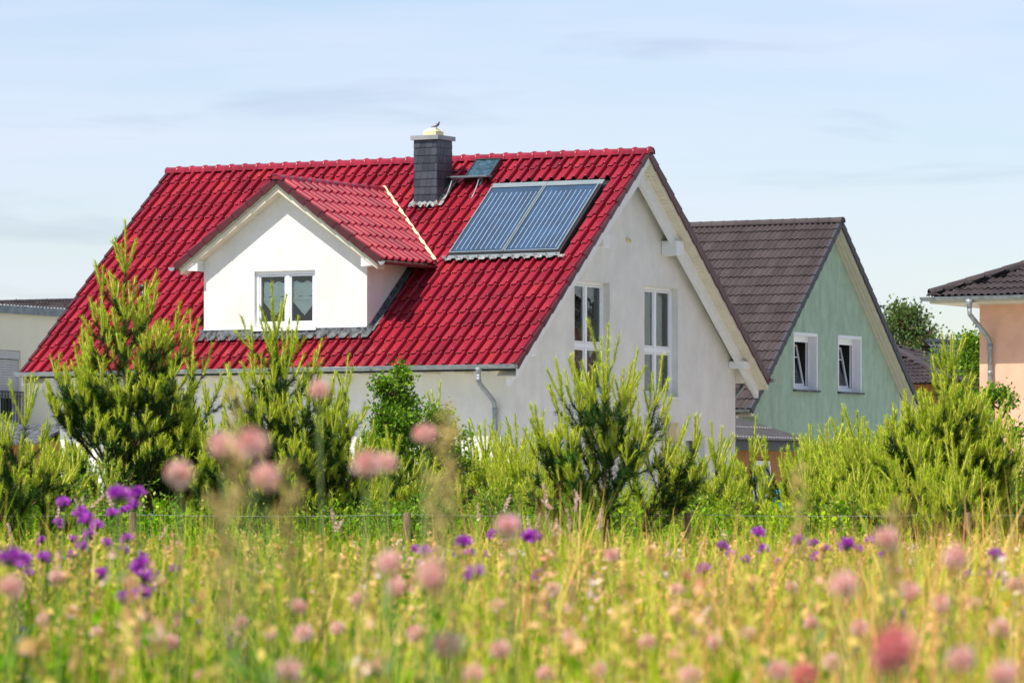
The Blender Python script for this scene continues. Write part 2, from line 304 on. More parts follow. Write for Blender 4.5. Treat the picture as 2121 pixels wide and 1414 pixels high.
# windows built in a local frame: ax=1 facade faces -y (coords x,z); ax=0 facade faces +x (coords y,z)
def pt(ax, a, d, z):   # a along the facade, d depth into the wall
    return (a, d[0]+d[1], z) if ax == 1 else (d[0]-d[1], a, z)
def wbox(mb, ax, plane, a0, a1, z0, z1, d0, d1):
    if ax == 1: mb.box((a0, plane+d0, z0), (a1, plane+d1, z1))
    else: mb.box((plane-d1, a0, z0), (plane-d0, a1, z1))
    return mb
def window(root, ax, plane, a0, a1, z0, z1, depth, bars_v=(), bars_h=(), name='window', fw=.07, sash=True, curtain=None, sill=True, glass='glass', sillmat='white_wood', back=.75):
    f = MB(); d0, d1 = depth, depth+.07
    for q in ((a0, a1, z0, z0+fw), (a0, a1, z1-fw, z1), (a0, a0+fw, z0+fw, z1-fw), (a1-fw, a1, z0+fw, z1-fw)): wbox(f, ax, plane, *q, d0, d1)
    for b, wd in bars_v: wbox(f, ax, plane, b-wd/2, b+wd/2, z0+fw, z1-fw, d0-.004, d1+.004)
    for b, wd in bars_h: wbox(f, ax, plane, a0+fw, a1-fw, b-wd/2, b+wd/2, d0+.003, d1-.003)
    fr = f.build(name, M['plastic'], root)
    if sash:
        s_ = MB(); xs = [a0+fw]+[v for b, wd in bars_v for v in (b-wd/2, b+wd/2)]+[a1-fw]; zs = [z0+fw]+[v for b, wd in bars_h for v in (b-wd/2, b+wd/2)]+[z1-fw]
        k = .035
        for i in range(0, len(xs), 2):
            for j in range(0, len(zs), 2):
                A0, A1, Z0, Z1 = xs[i]+.006, xs[i+1]-.006, zs[j]+.006, zs[j+1]-.006
                for q in ((A0, A1, Z0, Z0+k), (A0, A1, Z1-k, Z1), (A0, A0+k, Z0+k, Z1-k), (A1-k, A1, Z0+k, Z1-k)): wbox(s_, ax, plane, *q, d0+.012, d1+.012)
        s_.build('sash', M['plastic'], fr)
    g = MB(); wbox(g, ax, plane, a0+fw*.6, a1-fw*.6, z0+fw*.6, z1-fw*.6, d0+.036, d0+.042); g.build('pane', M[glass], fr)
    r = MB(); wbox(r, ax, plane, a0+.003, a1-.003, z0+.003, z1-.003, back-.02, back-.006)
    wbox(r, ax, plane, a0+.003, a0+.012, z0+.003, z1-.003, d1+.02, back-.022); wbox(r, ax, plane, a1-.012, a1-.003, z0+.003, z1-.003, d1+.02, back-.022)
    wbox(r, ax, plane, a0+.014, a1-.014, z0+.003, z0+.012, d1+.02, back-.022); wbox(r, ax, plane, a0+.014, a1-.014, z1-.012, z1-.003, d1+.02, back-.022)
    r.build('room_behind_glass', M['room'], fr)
    if curtain:
        c = MB()
        for (c0, c1, cz0, cz1) in curtain:
            n = max(8, int((c1-c0)/.025)); rows = []
            for z in (cz0, cz1): rows.append([pt(ax, c0+(c1-c0)*i/n, (plane, d1+.10+.018*math.sin(i*1.7)), z) for i in range(n+1)])
            c.quadgrid(rows, True)
        c.build('curtain', M['drape'], fr)
    if sill:
        s2 = MB(); wbox(s2, ax, plane, a0-.05, a1+.05, z0-.045, z0-.005, -.06, .0); wbox(s2, ax, plane, a0+.002, a1-.002, z0-.04, z0-.001, .0, depth)
        s2.build('sill', M[sillmat], fr)
    return fr
# ==================================================================== GROUND
g = MB(); n = 40
xs = [-3000, -400, -120]+[-60+3*i for i in range(41)]+[120, 400, 3000]; ys = [-400, -40]+[3*i for i in range(61)]+[260, 500, 1500, 4000]
g.quadgrid([[(x, y, 0) for x in xs] for y in ys])
tag(g.build('ground', M['soil'], fixn=False), None, None, kind='structure')
M['bounce_sheet'] = mat('pale_bounce_sheet', (.47, .475, .43), rough=.9, var=.12, vs_=2)
g = MB(); g.quadgrid([[(x, y, .004) for x in (-45, -20, 0, 20, 45)] for y in (92, 105, 120, 135, 150)])  # added pale sheet, hidden by plants, bounces sunlight onto the shaded gable
tag(g.build('bounce_ground', M['bounce_sheet'], fixn=False), None, None, kind='structure')
# ==================================================================== RED HOUSE
W, OV, ZE, ZR, K = 10.497, .70, 4.097, 8.909, .80894
LX, OL, OR = 11.366, .568, .528
house = empty('red_roofed_house', (-.015, 100, 0), -TH)
tag(house, 'white rendered house with glossy red tiled roof, gabled dormer, black chimney and two solar panels', 'house')
def zp(y): return ZE+K*(y+OV) if y < W/2 else ZE+K*(W+OV-y)     # tile plane
body = MB().prism([(0, 0), (W, 0), (W, zp(W)-.30), (W/2, ZR-.30), (0, zp(0)-.30)], 0, -LX, 0).build('wall', M['white_stucco'], house)
cut(body, [((-.8, 2.78, 3.62), (.2, 4.39, 6.0)), ((-.8, 6.02, 3.60), (.2, 7.63, 6.01)),
           ((-.8, 1.51, .9), (.2, 2.55, 2.75)), ((-.8, 5.2, .25), (.2, 6.2, 2.75)), ((-.8, 8.0, 1.2), (.2, 8.96, 2.76)), ((-2.35, -.2, .8), (-1.36, .8, 2.74))])
# roof
SL = math.hypot(W/2+OV, ZR-ZE); NV = 16; G = SL/NV; NU = 45; TW = (LX+OL+OR)/NU
cs, sn = (W/2+OV)/SL, (ZR-ZE)/SL
rf = MB()
def skip_main(u, v):
    x = -LX-OL+u; y = -OV+v*cs
    if -2.85 < x < .0 and 2.30 < y < 4.42: return True
    if -7.45 < x < -3.75 and .35 < y < 2.9-(abs(x+5.6))*.3: return True
    return False
tiles(rf, (-LX-OL, -OV, ZE-.05), (1, 0, 0), (0, cs, sn), TW, G, NU, NV, PAN, skip_main)
tiles(rf, (OR, W+OV, ZE-.05), (-1, 0, 0), (0, -cs, sn), TW, G, NU, NV, PAN)
vgm = MB(); vgs = []
for (p, v) in (((0, -OV, ZE), (0, cs, sn)), ((0, W+OV, ZE), (0, -cs, sn))):
    for sx, ed in ((1, OR+.02), (-1, LX+OL+.02)):
        vgm = MB(); verge(vgm, (0, p[1], ZE-.04), (sx, 0, 0), v, ed, G, NV, drop=.07 if p[1] < 0 else .13); vgs.append(vgm)
roof = rf.build('roof', M['red_tile'], house, fixn=False); [q.build('verge_tiles', M['verge_shaded'], roof) for q in vgs]
# solid deck under the tiles
dk = MB()
for s_ in (0, 1):
    yy = (lambda y: y) if not s_ else (lambda y: W-y)
    P = [(yy(-OV+.06), ZE-.04), (yy(W/2), ZR-.09), (yy(W/2), ZR-.20), (yy(-OV+.06), ZE-.13)]
    dk.prism(P, 0, -LX-OL+.05, OR-.05)
dk.build('roof_deck', M['black'], roof)
rc = MB(); ridge_caps(rc, (-LX-OL-.03, W/2, ZR-.05), (OR+.05, W/2, ZR-.05), 35, r=.135, h=.115); rc.build('ridge_tiles', M['red_tile'], roof, fixn=False)
# soffit boards along the gable overhang
def slope_box(mb, x0, x1, y0, y1, dz0, dz1, flip=False):
    def z(y): return zp(y) if not flip else zp(y)
    P = [(y0, zp(y0)+dz0), (y1, zp(y1)+dz0), (y1, zp(y1)+dz1), (y0, zp(y0)+dz1)]
    mb.prism(P, 0, x0, x1)
for nm, sgn, e0, e1 in (('soffit', 1, .012, .49), ('soffit', -1, -LX-.5, -LX-.012)):
    sf = MB(); nb = 60
    for half in (0, 1):
        for i in range(nb):
            y0 = -OV+.05+(W/2+OV-.06)*i/nb; y1 = y0+(W/2+OV-.06)/nb-.008
            if half: y0, y1 = W-y1, W-y0
            slope_box(sf, e0, e1, y0, y1, -.30, -.275)
    sf.build(nm, M['soffit'], house)
for x0, x1 in ((.20, .30), (-LX-.30, -LX-.20)):
    for half in (0, 1):
        m_ = (lambda y: y) if not half else (lambda y: W-y); bb = MB(); e = .004 if half else 0
        bb.prism([(m_(-OV+.12), zp(-OV)-.45), (m_(W/2-e), ZR-.70), (m_(W/2-e), ZR-.302), (m_(-OV+.12), zp(-OV+.12)-.302)], 0, x0, x1)
        bb.build('bargeboard', M['white_wood'], house)
for x0, x1 in ((OR-.045, OR-.02), (-LX-OL+.02, -LX-OL+.045)):
    for half in (0, 1):
        y0, y1 = (-OV+.03, W/2) if not half else (W/2, W+OV-.03); vb = MB()
        slope_box(vb, x0, x1, y0, y1, -.31, -.03); vb.build('verge_board', M['soffit' if half else 'white_wood'], house)
for y0, z0, z1 in ((3.34, 6.71, 7.03), (6.81, 6.71, 7.03), (.02, 4.30, 4.47), (10.14, 4.30, 4.47)):
    pu = MB(); pu.box((.0+.003, y0, z0), (.40, y0+.34, z1)); o = pu.build('purlin_end', M['white_wood'], house)
    bv = o.modifiers.new('bevel', 'BEVEL'); bv.width = .02; bv.segments = 2
for yw, yo, x1 in ((-.003, -OV+.10, .18), (W+.003, W+OV-.10, .19)):
    es = MB(); es.prism([(yw, ZE-.115), (yo, ZE-.115), (yo, ZE-.09), (yw, zp(0)-.31)], 0, -LX-.19, x1); es.build('eave_soffit', M['soffit'], house)
# rafter tails below front eave
for i in range(15): x = -LX+.2+i*.78; MB().box((x, -OV+.12, ZE-.16), (x+.1, -.004, ZE-.117)).build('rafter_tail', M['soffit'], house)
gt = MB(); gutter(gt, (-LX-OL-.06, -OV-.085, ZE-.005), (OR+.02, -OV-.085, ZE-.005), .085); gt.build('gutter', M['zinc'], house)
gt = MB(); gutter(gt, (OR+.08, W+OV+.085, ZE-.005), (-LX-OL-.06, W+OV+.085, ZE-.005), .085); gt.build('gutter', M['zinc'], house)
dp = MB(); x = -.34
dp.tube([(x, -OV-.085, ZE-.06), (x, -OV-.085, ZE-.13), (x, -OV-.085, ZE-.20)], [.10, .055, .05], 10)
dp.tube([(x, -.785, 3.93), (x, -.785, 3.80), (x, -.74, 3.70), (x, -.30, 3.45), (x, -.14, 3.34), (x, -.09, 3.2), (x, -.09, .0)], .05, 10)
dp.tube([(x, -.09, 3.22), (x, -.09, 3.10)], .058, 10); dp.tube([(x, -.785, 3.83), (x, -.785, 3.75)], .058, 10)
dp.build('downpipe', M['zinc'], house)
dp = MB(); x = -.22
dp.tube([(x, W+OV+.085, ZE-.06), (x, W+OV+.085, ZE-.2), (x, W+.5, ZE-.35), (x, W+.2, ZE-.55), (x, W+.1, ZE-.7), (x, W+.1, 0)], .055, 10)
dp.build('downpipe', M['zinc'], house)
# gable windows
mid = lambda a, b: (a+b)/2
for (a0, a1, z0, z1) in ((2.78, 4.39, 3.62, 6.0), (6.02, 7.63, 3.60, 6.01)):
    zt = 4.62
    window(house, 0, 0, a0, a1, z0, z1, .16, bars_v=[(mid(a0, a1), .085)], bars_h=[(zt, .11)], curtain=[(a1-.42, a1-.1, z0, z1), (a0+.1, a0+.25, z0, z1)])
window(house, 0, 0, 1.51, 2.55, .9, 2.75, .16, bars_v=[(2.03, .08)]); window(house, 0, 0, 8.0, 8.96, 1.2, 2.76, .16, curtain=[(8.1, 8.4, 1.2, 2.7)])
window(house, 0, 0, 5.2, 6.2, .25, 2.75, .16, bars_v=[(5.7, .08)], name='patio_door', sill=False)
window(house, 1, 0, -2.35, -1.36, .8, 2.74, .12, curtain=[(-2.28, -1.44, .85, 2.6)])
# lamp and detector on the gable
lp = MB(); lp.prism([(7.10, 2.80), (7.23, 3.02), (7.36, 2.80), (7.23, 2.56)], 0, .02, .22); lp.build('wall_lamp', M['lamp'], house)
lq = MB(); lq.tube([(0, 5.2, 6.97), (.05, 5.2, 6.97), (.06, 5.2, 6.97)], [.05, .05, .03], 10); lq.tube([(.05, 5.2, 6.97), (.09, 5.2, 6.94), (.1, 5.2, 6.90)], [.03, .035, .02], 8); lq.build('wall_spot', M['cream_stone'], house)
# dormer --------------------------------------------------------------
DX0, DX1, DY = -7.70, -3.59, .15; DC = (DX0+DX1)/2; DZ = 8.16; DE = 6.36; DH = 2.58; k2 = (DZ-DE)/DH; DF = DY-.34
def dz(x): return DZ-k2*abs(x-DC)
dw = MB().prism([(DX0, 4.35), (DX1, 4.35), (DX1, dz(DX1)-.24), (DC, DZ-.24), (DX0, dz(DX0)-.24)], 1, DY, 4.0).build('dormer_wall', M['white_stucco'], house)
cut(dw, [((-6.41, -.5, 5.02), (-4.88, .85, 6.215))])
dr = MB(); DL = math.hypot(DH, DZ-DE); c2, s2 = DH/DL, (DZ-DE)/DL; DNV = 7; DG = DL/DNV; DNU = 17
def clipR(u, v):     # stop where the dormer roof dives well below the main roof
    y = DF+u; z = DE+v*s2; return z > zp(y)-.35
tiles(dr, (DC+DH, DF, DE), (0, 1, 0), (-c2, 0, s2), TW, DG, DNU, DNV, PAN, clip=clipR)
tiles(dr, (DC-DH, DF+DNU*TW, DE), (0, -1, 0), (c2, 0, s2), TW, DG, DNU, DNV, PAN, clip=lambda u, v: clipR(DNU*TW-u, v))
dvg = MB(); verge(dvg, (DC+DH, 0, DE), (0, -1, 0), (-c2, 0, s2), -DF+.02, DG, DNV, drop=.10); dvg2 = MB(); verge(dvg2, (DC-DH, 0, DE), (0, -1, 0), (c2, 0, s2), -DF+.02, DG, DNV, drop=.10)
dro = dr.build('dormer_roof', M['red_tile'], house, fixn=False)
dvg.build('verge_tiles', M['verge_shaded'], dro); dvg2.build('verge_tiles', M['verge_shaded'], dro)
dd = MB()
for s_ in (-1, 1): dd.prism([(DC, DZ-.02), (DC+s_*(DH-.06), DE+.02), (DC+s_*(DH-.06), DE-.08), (DC, DZ-.14)], 1, DF+.05, 1.9)
dd.prism([(DC, DZ-.02), (DC-1.2, dz(DC-1.2)), (DC-1.2, dz(DC-1.2)-.12), (DC, DZ-.14)], 1, 1.9, 3.2); dd.prism([(DC, DZ-.02), (DC+1.2, dz(DC+1.2)), (DC+1.2, dz(DC+1.2)-.12), (DC, DZ-.14)], 1, 1.9, 3.2)
dd.build('roof_deck', M['soffit'], dro)
rc = MB(); ridge_caps(rc, (DC, 4.5, DZ), (DC, DF-.04, DZ), 13, r=.12, h=.10); rc.build('ridge_tiles', M['red_tile'], dro, fixn=False)
bz = MB()
for s_ in (-1, 1): bz.prism([(DC, DZ-.15), (DC+s_*(DH-.1), DE-.07), (DC+s_*(DH-.1), DE-.18), (DC, DZ-.27)], 1, DF+.06, DY-.003)
bz.build('dormer_bargeboard', M['soffit'], house)
for s_ in (-1, 1):
    cb = MB(); xa = DX1 if s_ > 0 else DX0
    cb.prism([(xa+s_*.003, dz(DX1)-.25), (xa+s_*.30, dz(DX1)-.40), (xa+s_*.30, dz(DX1)-.46), (xa+s_*.003, dz(DX1)-.48)], 1, DF+.08, DY+.10); cb.build('eave_corner_block', M['white_wood'], house)
dg_ = MB(); gutter(dg_, (DC+DH+.06, DF-.02, DE-.03), (DC+DH+.06, 2.1, DE-.03), .06); dg_.build('dormer_gutter', M['brown_gut'], house)
dg_ = MB(); gutter(dg_, (DC-DH-.06, 2.1, DE-.03), (DC-DH-.06, DF-.02, DE-.03), .06); dg_.build('dormer_gutter', M['brown_gut'], house)
dg_ = MB()
for s_ in (-1, 1):
    gutter(dg_, (DC+s_*(DH+.06)-.0, DF-.05, DE-.03), (DC+s_*(DH+.06), DF-.02, DE-.03), .075)
dg_.build('gutter_end_cap', M['zinc'], house)
vl = MB()
for s_ in (-1, 1):
    A = Vector((DC, (DZ-ZE)/K-OV, DZ)); Bp = Vector((DC+s_*(DH+.02), (DE-ZE)/K-OV, DE)); d = (Bp-A); n = 26; rows = []
    for i in range(n+1):
        p = A+d*(i/n)+Vector((0, 0, .10)); wv = .036+.012*math.sin(i*2.3); rows.append([p+Vector((-s_*wv, -.0, .015)), p+Vector((0, 0, .022)), p+Vector((s_*wv*.9, .0, .03))])
    vl.quadgrid(rows, True)
vl.build('valley_strip', M['cream_stone'], house)
# cheek flashing and front apron flashing
for s_, xa in ((1, DX1), (-1, DX0)):
    rows = []; fl = MB()
    for i in range(12):
        y = DY-.02+i*.17; rows.append([(xa+s_*.006, y, zp(y)+.17), (xa+s_*.02, y, zp(y)+.065), (xa+s_*.13, y, zp(y)+.07)])
    fl.quadgrid(rows, True); fl.build('side_flashing', M['lead'], house)
ap = MB(); rows = []
for q, (yy, dzv) in enumerate(((DY-.004, .10), (DY-.012, .02), (DY-.05, .02), (DY-.14, .016))):
    rows.append([])
    for i in range(int((DX1-DX0+.3)/.0198)):
        x = DX0-.1+i*.0198; ph = ((x+LX+OL)/TW) % 1.0
        hh = np.interp(ph, [p[0] for p in PAN], [p[1] for p in PAN])
        rows[-1].append((x, yy, zp(yy)+(dzv+.035 + hh if q > 0 else .19)))
ap.quadgrid([[(q[0], q[1]-.012, q[2]+.03) for q in r] for r in rows], True); ap.build('apron_flashing', M['lead'], house)
st = MB(); st.box((DX0, DY-.02, zp(DY)+.19), (DX1, DY-.002, zp(DY)+.215)); st.build('wall_drip_strip', M['plastic'], house)
dwin = window(house, 1, DY, -6.41, -4.88, 5.02, 6.215, .07, bars_v=[(-5.61, .09)], fw=.075, sill=False, back=.66)
cu = MB()
for x0, x1 in ((-6.27, -5.68), (-5.53, -4.95)):
    xm = (x0+x1)/2
    n = 14; rows = []
    for j, z in enumerate((5.98, 5.9, 5.82, 5.74, 5.66)):
        rows.append([(x0+(x1-x0)*i/n, DY+.165+.010*math.sin(i*1.3+j*2.1), z+.02*math.sin(i*.9+j)) for i in range(n+1)])
    cu.quadgrid(rows, True)
    cu.quadgrid([[(x0+(x1-x0)*i/n, DY+.147, 5.66) for i in range(n+1)], [(x0+(x1-x0)*i/n, DY+.147, 5.59) for i in range(n+1)]])
    cu.poly([(x0, DY+.165, 5.60), (x1, DY+.165, 5.60), (xm, DY+.165, 5.28)])
    for s_ in (-1, 1): e = x0 if s_ < 0 else x1; cu.hexa([(e, DY+.150, 5.6), (e, DY+.150, 5.56), (xm, DY+.150, 5.26), (xm, DY+.150, 5.31)], [(e, DY+.155, 5.6), (e, DY+.155, 5.56), (xm, DY+.155, 5.26), (xm, DY+.155, 5.31)])
cu.build('curtain', M['curtain'], dwin)
ds = MB(); ds.box((-6.44, DY-.05, 4.93), (-4.84, DY-.003, 5.015)); ds.build('sill', M['white_wood'], dwin)
# chimney -------------------------------------------------------------
CX0, CX1, CY0, CY1, CT = -4.56, -3.98, 3.80, 4.46, 9.22
ch = MB().box((CX0, CY0, 7.3), (CX1, CY1, CT)).build('chimney', M['slate'], house)
slt = MB(); rr = random.Random(2); rh = .172; nr = 9
def slate_face(o_, ud, nn, width):
    o_ = Vector(o_); ud = Vector(ud); nn = Vector(nn); sw = .158
    for j in range(nr+2):
        z1 = CT-j*rh; z0 = z1-rh; off = 0
        u = -off if off else 0
        u = -((j*.032) % sw)
        while u < width:
            a, b = max(u, 0), min(u+sw-.004, width)
            if b-a > .015:
                th = .010+rr.random()*.004; r_ = rr.random(); pts = []
                c_ = .03
                for (uu, zz) in ((a, z1), (b, z1), (b, z0+c_+.004), (b-min(c_, b-a)*.5 if u+sw-.004 <= width else b, z0+.004), (a, z0+.004)):
                    lean = th*(1-(zz-z0)/rh)+.004
                    pts.append(o_+ud*uu+Vector((0, 0, zz))+nn*lean)
                bk = [o_+ud*(p-o_).dot(ud)+Vector((0, 0, p.z)) for p in pts]
                slt.poly(pts, r_); m_ = len(pts)
                for q in range(m_): slt.poly([pts[q], pts[(q+1) % m_], bk[(q+1) % m_]+nn*.001, bk[q]+nn*.001], r_*.5)
            u += sw
slate_face((CX0, CY0, 0), (1, 0, 0), (0, -1, 0), CX1-CX0); slate_face((CX1, CY0, 0), (0, 1, 0), (1, 0, 0), CY1-CY0)
slate_face((CX0, CY1, 0), (0, -1, 0), (-1, 0, 0), CY1-CY0); slate_face((CX1, CY1, 0), (-1, 0, 0), (0, 1, 0), CX1-CX0)
slt.build('slate_cladding', M['slate'], ch)
cp = MB().box((CX0-.06, CY0-.06, CT+.001), (CX1+.06, CY1+.06, CT+.095)); cp.build('chimney_cap', M['chim_cap'], ch)
bx = MB(); x0, x1, y0, y1 = -4.42, -4.10, 3.96, 4.30; z0, z1, z2 = CT+.096, CT+.20, CT+.265
bx.box((x0, y0, z0), (x1, y1, z1)); q = .08
bx.hexa([(x0, y0, z1+.001), (x1, y0, z1+.001), (x1, y1, z1+.001), (x0, y1, z1+.001)], [(x0+q, y0+q, z2), (x1-q, y0+q, z2), (x1-q, y1-q, z2), (x0+q, y1-q, z2)])
bx.build('chimney_crown', M['cream_stone'], ch)
cf = MB(); rows = []
for q, (yy, ex) in enumerate(((CY0-.004, .0), (CY0-.03, .04), (CY0-.09, .07))):
    rows.append([(CX0-ex+(CX1-CX0+2*ex)*i/30, yy, zp(yy)+(.16 if q == 0 else .10)+.03*math.sin(i*.95)*(q > 0)) for i in range(31)])
cf.quadgrid(rows, True)
for s_, xa in ((1, CX1), (-1, CX0)):
    cf.quadgrid([[(xa+s_*.006, CY0-.05+i*.09, zp(CY0-.05+i*.09)+.12), (xa+s_*.03, CY0-.05+i*.09, zp(CY0-.05+i*.09)+.07), (xa+s_*(.13+.015*math.sin(i*2)), CY0-.05+i*.09, zp(CY0-.05+i*.09)+.068)] for i in range(10)], True)
cf.build('chimney_flashing', M['pale_lead'], ch)
# solar collectors ------------------------------------------------------
def SP(x, v, h=0):       # point on the front roof slope: v = plan distance y, h = height along the normal
    return Vector((x, v-sn*h, ZE+K*(v+OV)+cs*h))
def sbox(mb, x0, x1, y0, y1, h0, h1):
    mb.hexa([SP(x0, y0, h0), SP(x1, y0, h0), SP(x1, y1, h0), SP(x0, y1, h0)], [SP(x0, y0, h1), SP(x1, y0, h1), SP(x1, y1, h1), SP(x0, y1, h1)]); return mb
SY0, SY1 = 2.36, 4.24
for (x0, x1) in ((-2.83, -1.50), (-1.48, -.15)):
    pn = sbox(MB(), x0+.02, x1-.02, SY0+.015, SY1-.015, -.03, .062).build('solar_panel', M['cell'], house)
    fr = MB(); sbox(fr, x0, x0+.03, SY0, SY1, -.04, .085); sbox(fr, x1-.03, x1, SY0, SY1, -.04, .085); sbox(fr, x0+.031, x1-.031, SY1-.02, SY1, -.04, .083); sbox(fr, x0+.031, x1-.031, SY0, SY0+.02, -.04, .083)
    fr.build('panel_frame', M['alu'], pn)
    ln = MB()
    for i in range(10):
        x = x0+.12+(x1-x0-.24)*i/9; sbox(ln, x-.0045, x+.0045, SY0+.09, SY1-.16, .0625, .066)
    ln.build('absorber_lines', M['cell_line'], pn)
sk = MB(); sbox(sk, -2.84, -.14, SY0-.035, SY0-.002, -.04, .07); sbox(sk, -.145, -.09, SY0-.03, SY1, -.04, .05); sk.build('panel_skirt', M['black'], house)
for x0, x1 in ((-2.88, -1.495), (-1.485, -.09)): sbox(MB(), x0, x1, SY1+.002, SY1+.13, .03, .06).build('panel_cover_strip', M['alu'], house); sbox(MB(), x0, x1, SY0-.13, SY0-.037, .03, .04).build('panel_base_strip', M['alu'], house)
ps = MB(); rows = []
for q, (yy, h) in enumerate(((SY0-.12, .045), (SY0-.16, .05), (SY0-.20, .05))):
    rows.append([SP(-2.92+3.0*i/150, yy, h+.016+float(np.interp((((-2.92+3.0*i/150)+LX+OL)/TW) % 1.0, [p[0] for p in PAN], [p[1] for p in PAN]))*(1.0 if q else .5)+.004*math.sin(i*.7)) for i in range(151)])
ps.quadgrid(rows, True); ps.build('panel_apron', M['pale_lead'], house)
# skylight and sweep platform
sk = MB(); sbox(sk, -3.66, -3.02, 4.50, 5.06, -.02, .10); skl = sk.build('skylight', M['black'], house)
k_ = MB(); sbox(k_, -3.63, -3.05, 4.54, 5.03, .102, .115); k_.build('pane', M['sky_glass'], skl)
k_ = MB(); sbox(k_, -3.66, -3.631, 4.5, 5.06, .101, .13); sbox(k_, -3.049, -3.02, 4.5, 5.06, .101, .13); sbox(k_, -3.63, -3.05, 5.031, 5.06, .101, .13); sbox(k_, -3.63, -3.05, 4.5, 4.539, .101, .13); k_.build('skylight_frame', M['black'], skl)
pf = MB(); z = 8.40
for i in range(7): pf.box((-4.10, 4.20+i*.04, z), (-2.96, 4.215+i*.04, z+.03))
for i in range(13): pf.box((-4.10+i*.094, 4.20, z+.004), (-4.085+i*.094, 4.455, z+.026))
plat = pf.build('sweep_platform', M['alu'], house)
for x in (-3.86, -3.18):
    br = MB()
    br.prism([(4.22, z-.002), (4.5, z-.002), (4.47, z-.05), (4.30, z-.06)], 0, x-.012, x+.012)
    br.tube([(x, 4.28, z-.02), (x, 4.17, zp(4.17)+.16), (x, 4.02, zp(4.02)+.08), (x, 3.9, zp(3.9)+.07)], .016, 6)
    br.tube([(x, 4.44, z-.02), (x, 4.30, zp(4.3)+.07)], .02, 6)
    br.build('bracket', M['zinc'], plat)
vp = MB(); vx = -9.9; vy = 1.1; vp.tube([(vx, vy, zp(vy)), (vx, vy, zp(vy)+.42)], .06, 10); vp.tube([(vx, vy, zp(vy)+.40), (vx, vy, zp(vy)+.50)], .085, 10); vp.build('vent_pipe', M['black'], house)
# pigeon ----------------------------------------------------------------
def hw(x, y, z):     # house local -> world
    p = EX*x+EY*y; return Vector((p[0]-.015, p[1]+100, z))
pg = empty('pigeon', hw(-4.17, 4.10, CT+.265), -TH+.25); pg.scale = (.64,)*3; tag(pg, 'grey pigeon with dark neck perched on the chimney top', 'bird')
pb = MB(); pb.tube([(-.185, 0, .045), (-.13, 0, .065), (-.08, 0, .085), (-.02, 0, .10), (.04, 0, .115), (.075, 0, .14), (.088, 0, .17), (.095, 0, .195), (.11, 0, .212), (.128, 0, .212)], [.012, .022, .042, .058, .056, .040, .026, .023, .025, .010], 12)
pb.build('body', M['feather'], pg)
for s_ in (-1, 1):
    wg = MB(); wg.tube([(-.17, s_*.012, .06), (-.09, s_*.036, .088), (-.01, s_*.046, .108), (.04, s_*.040, .122)], [.006, .02, .03, .014], 8); wg.build('wing', M['feather_l'], pg)
    lg = MB(); lg.tube([(.0, s_*.02, .06), (.005, s_*.022, .004), (.03, s_*.022, .003)], [.008, .005, .004], 6); lg.build('leg', M['brown_gut'], pg)
nk = MB(); nk.tube([(.05, 0, .125), (.078, 0, .148), (.089, 0, .172), (.096, 0, .197), (.11, 0, .214), (.13, 0, .211)], [.052, .043, .0285, .025, .027, .012], 12); nk.build('neck_feathers', M['feather_d'], pg)
bk = MB(); bk.tube([(.128, 0, .209), (.152, 0, .2)], [.007, .002], 6); bk.build('beak', M['black'], pg)
# ==================================================================== GREEN HOUSE
gx, gy = 5.958, 118.0
gh = empty('green_house', (gx, gy, 0), -TH); tag(gh, 'pale green rendered house with steep brown tiled roof and two tilted windows', 'house')
GW, GR, GZ, GK = 8.62, 4.31, 8.42, .941; GE = -.87
def gz(y): return GZ-GK*abs(y-GR)
gb = MB().prism([(0, 0), (GW, 0), (GW, gz(GW)-.2), (GR, GZ-.2), (0, gz(0)-.2)], 0, -11, 0).build('wall', M['green_stucco'], gh)
cut(gb, [((-.8, 2.27, 4.12), (.2, 3.56, 5.48)), ((-.8, 4.88, 4.12), (.2, 6.19, 5.49))])
gr = MB(); HS = GR-GE; sl = math.hypot(HS, HS*GK); gnv = 20; gg = sl/gnv; c3, s3 = HS/sl, HS*GK/sl; gtw = .30; gnu = 40; ox = .35
gtop = lambda o: None
tiles(gr, (ox-gnu*gtw, GE, GZ-GK*HS), (1, 0, 0), (0, c3, s3), gtw, gg, gnu, gnv, WAVE, lift=.04)
tiles(gr, (ox, 2*GR-GE, GZ-GK*HS), (-1, 0, 0), (0, -c3, s3), gtw, gg, gnu, gnv, WAVE, lift=.04)
gro = gr.build('roof', M['brown_tile'], gh, fixn=False)
vg = MB(); verge(vg, (0, GE, GZ-GK*HS), (1, 0, 0), (0, c3, s3), ox+.02, gg, gnv, drop=.12); verge(vg, (0, 2*GR-GE, GZ-GK*HS), (1, 0, 0), (0, -c3, s3), ox+.02, gg, gnv, drop=.12)
vg.build('verge_tiles', M['dark_tile'], gro)
rc = MB(); ridge_caps(rc, (ox-gnu*gtw, GR, GZ+.0), (ox+.04, GR, GZ+.0), 36, r=.13, h=.10, collar=False); rc.build('ridge_tiles', M['brown_tile'], gro, fixn=False)
gd = MB()
for y0, y1 in ((GE+.03, GR), (2*GR-GE-.03, GR)):
    gd.prism([(y0, gz(y0)-.01), (y1, GZ-.02), (y1, GZ-.10), (y0, gz(y0)-.10)], 0, ox-gnu*gtw+.05, ox-.03)
gd.build('roof_deck', M['black'], gro)
gs = MB(); n = 3
for half in (0, 1):
    for i in range(n):
        xa, xb = .004+i*(ox-.03)/n, .004+(i+1)*(ox-.03)/n-.008
        y0, y1 = (GE+.04, GR) if not half else (GR, 2*GR-GE-.04)
        gs.prism([(y0, gz(y0)-.21), (y1, gz(y1)-.21), (y1, gz(y1)-.11), (y0, gz(y0)-.11)], 0, xa, xb)
gs.build('soffit', M['beige_board'], gh)
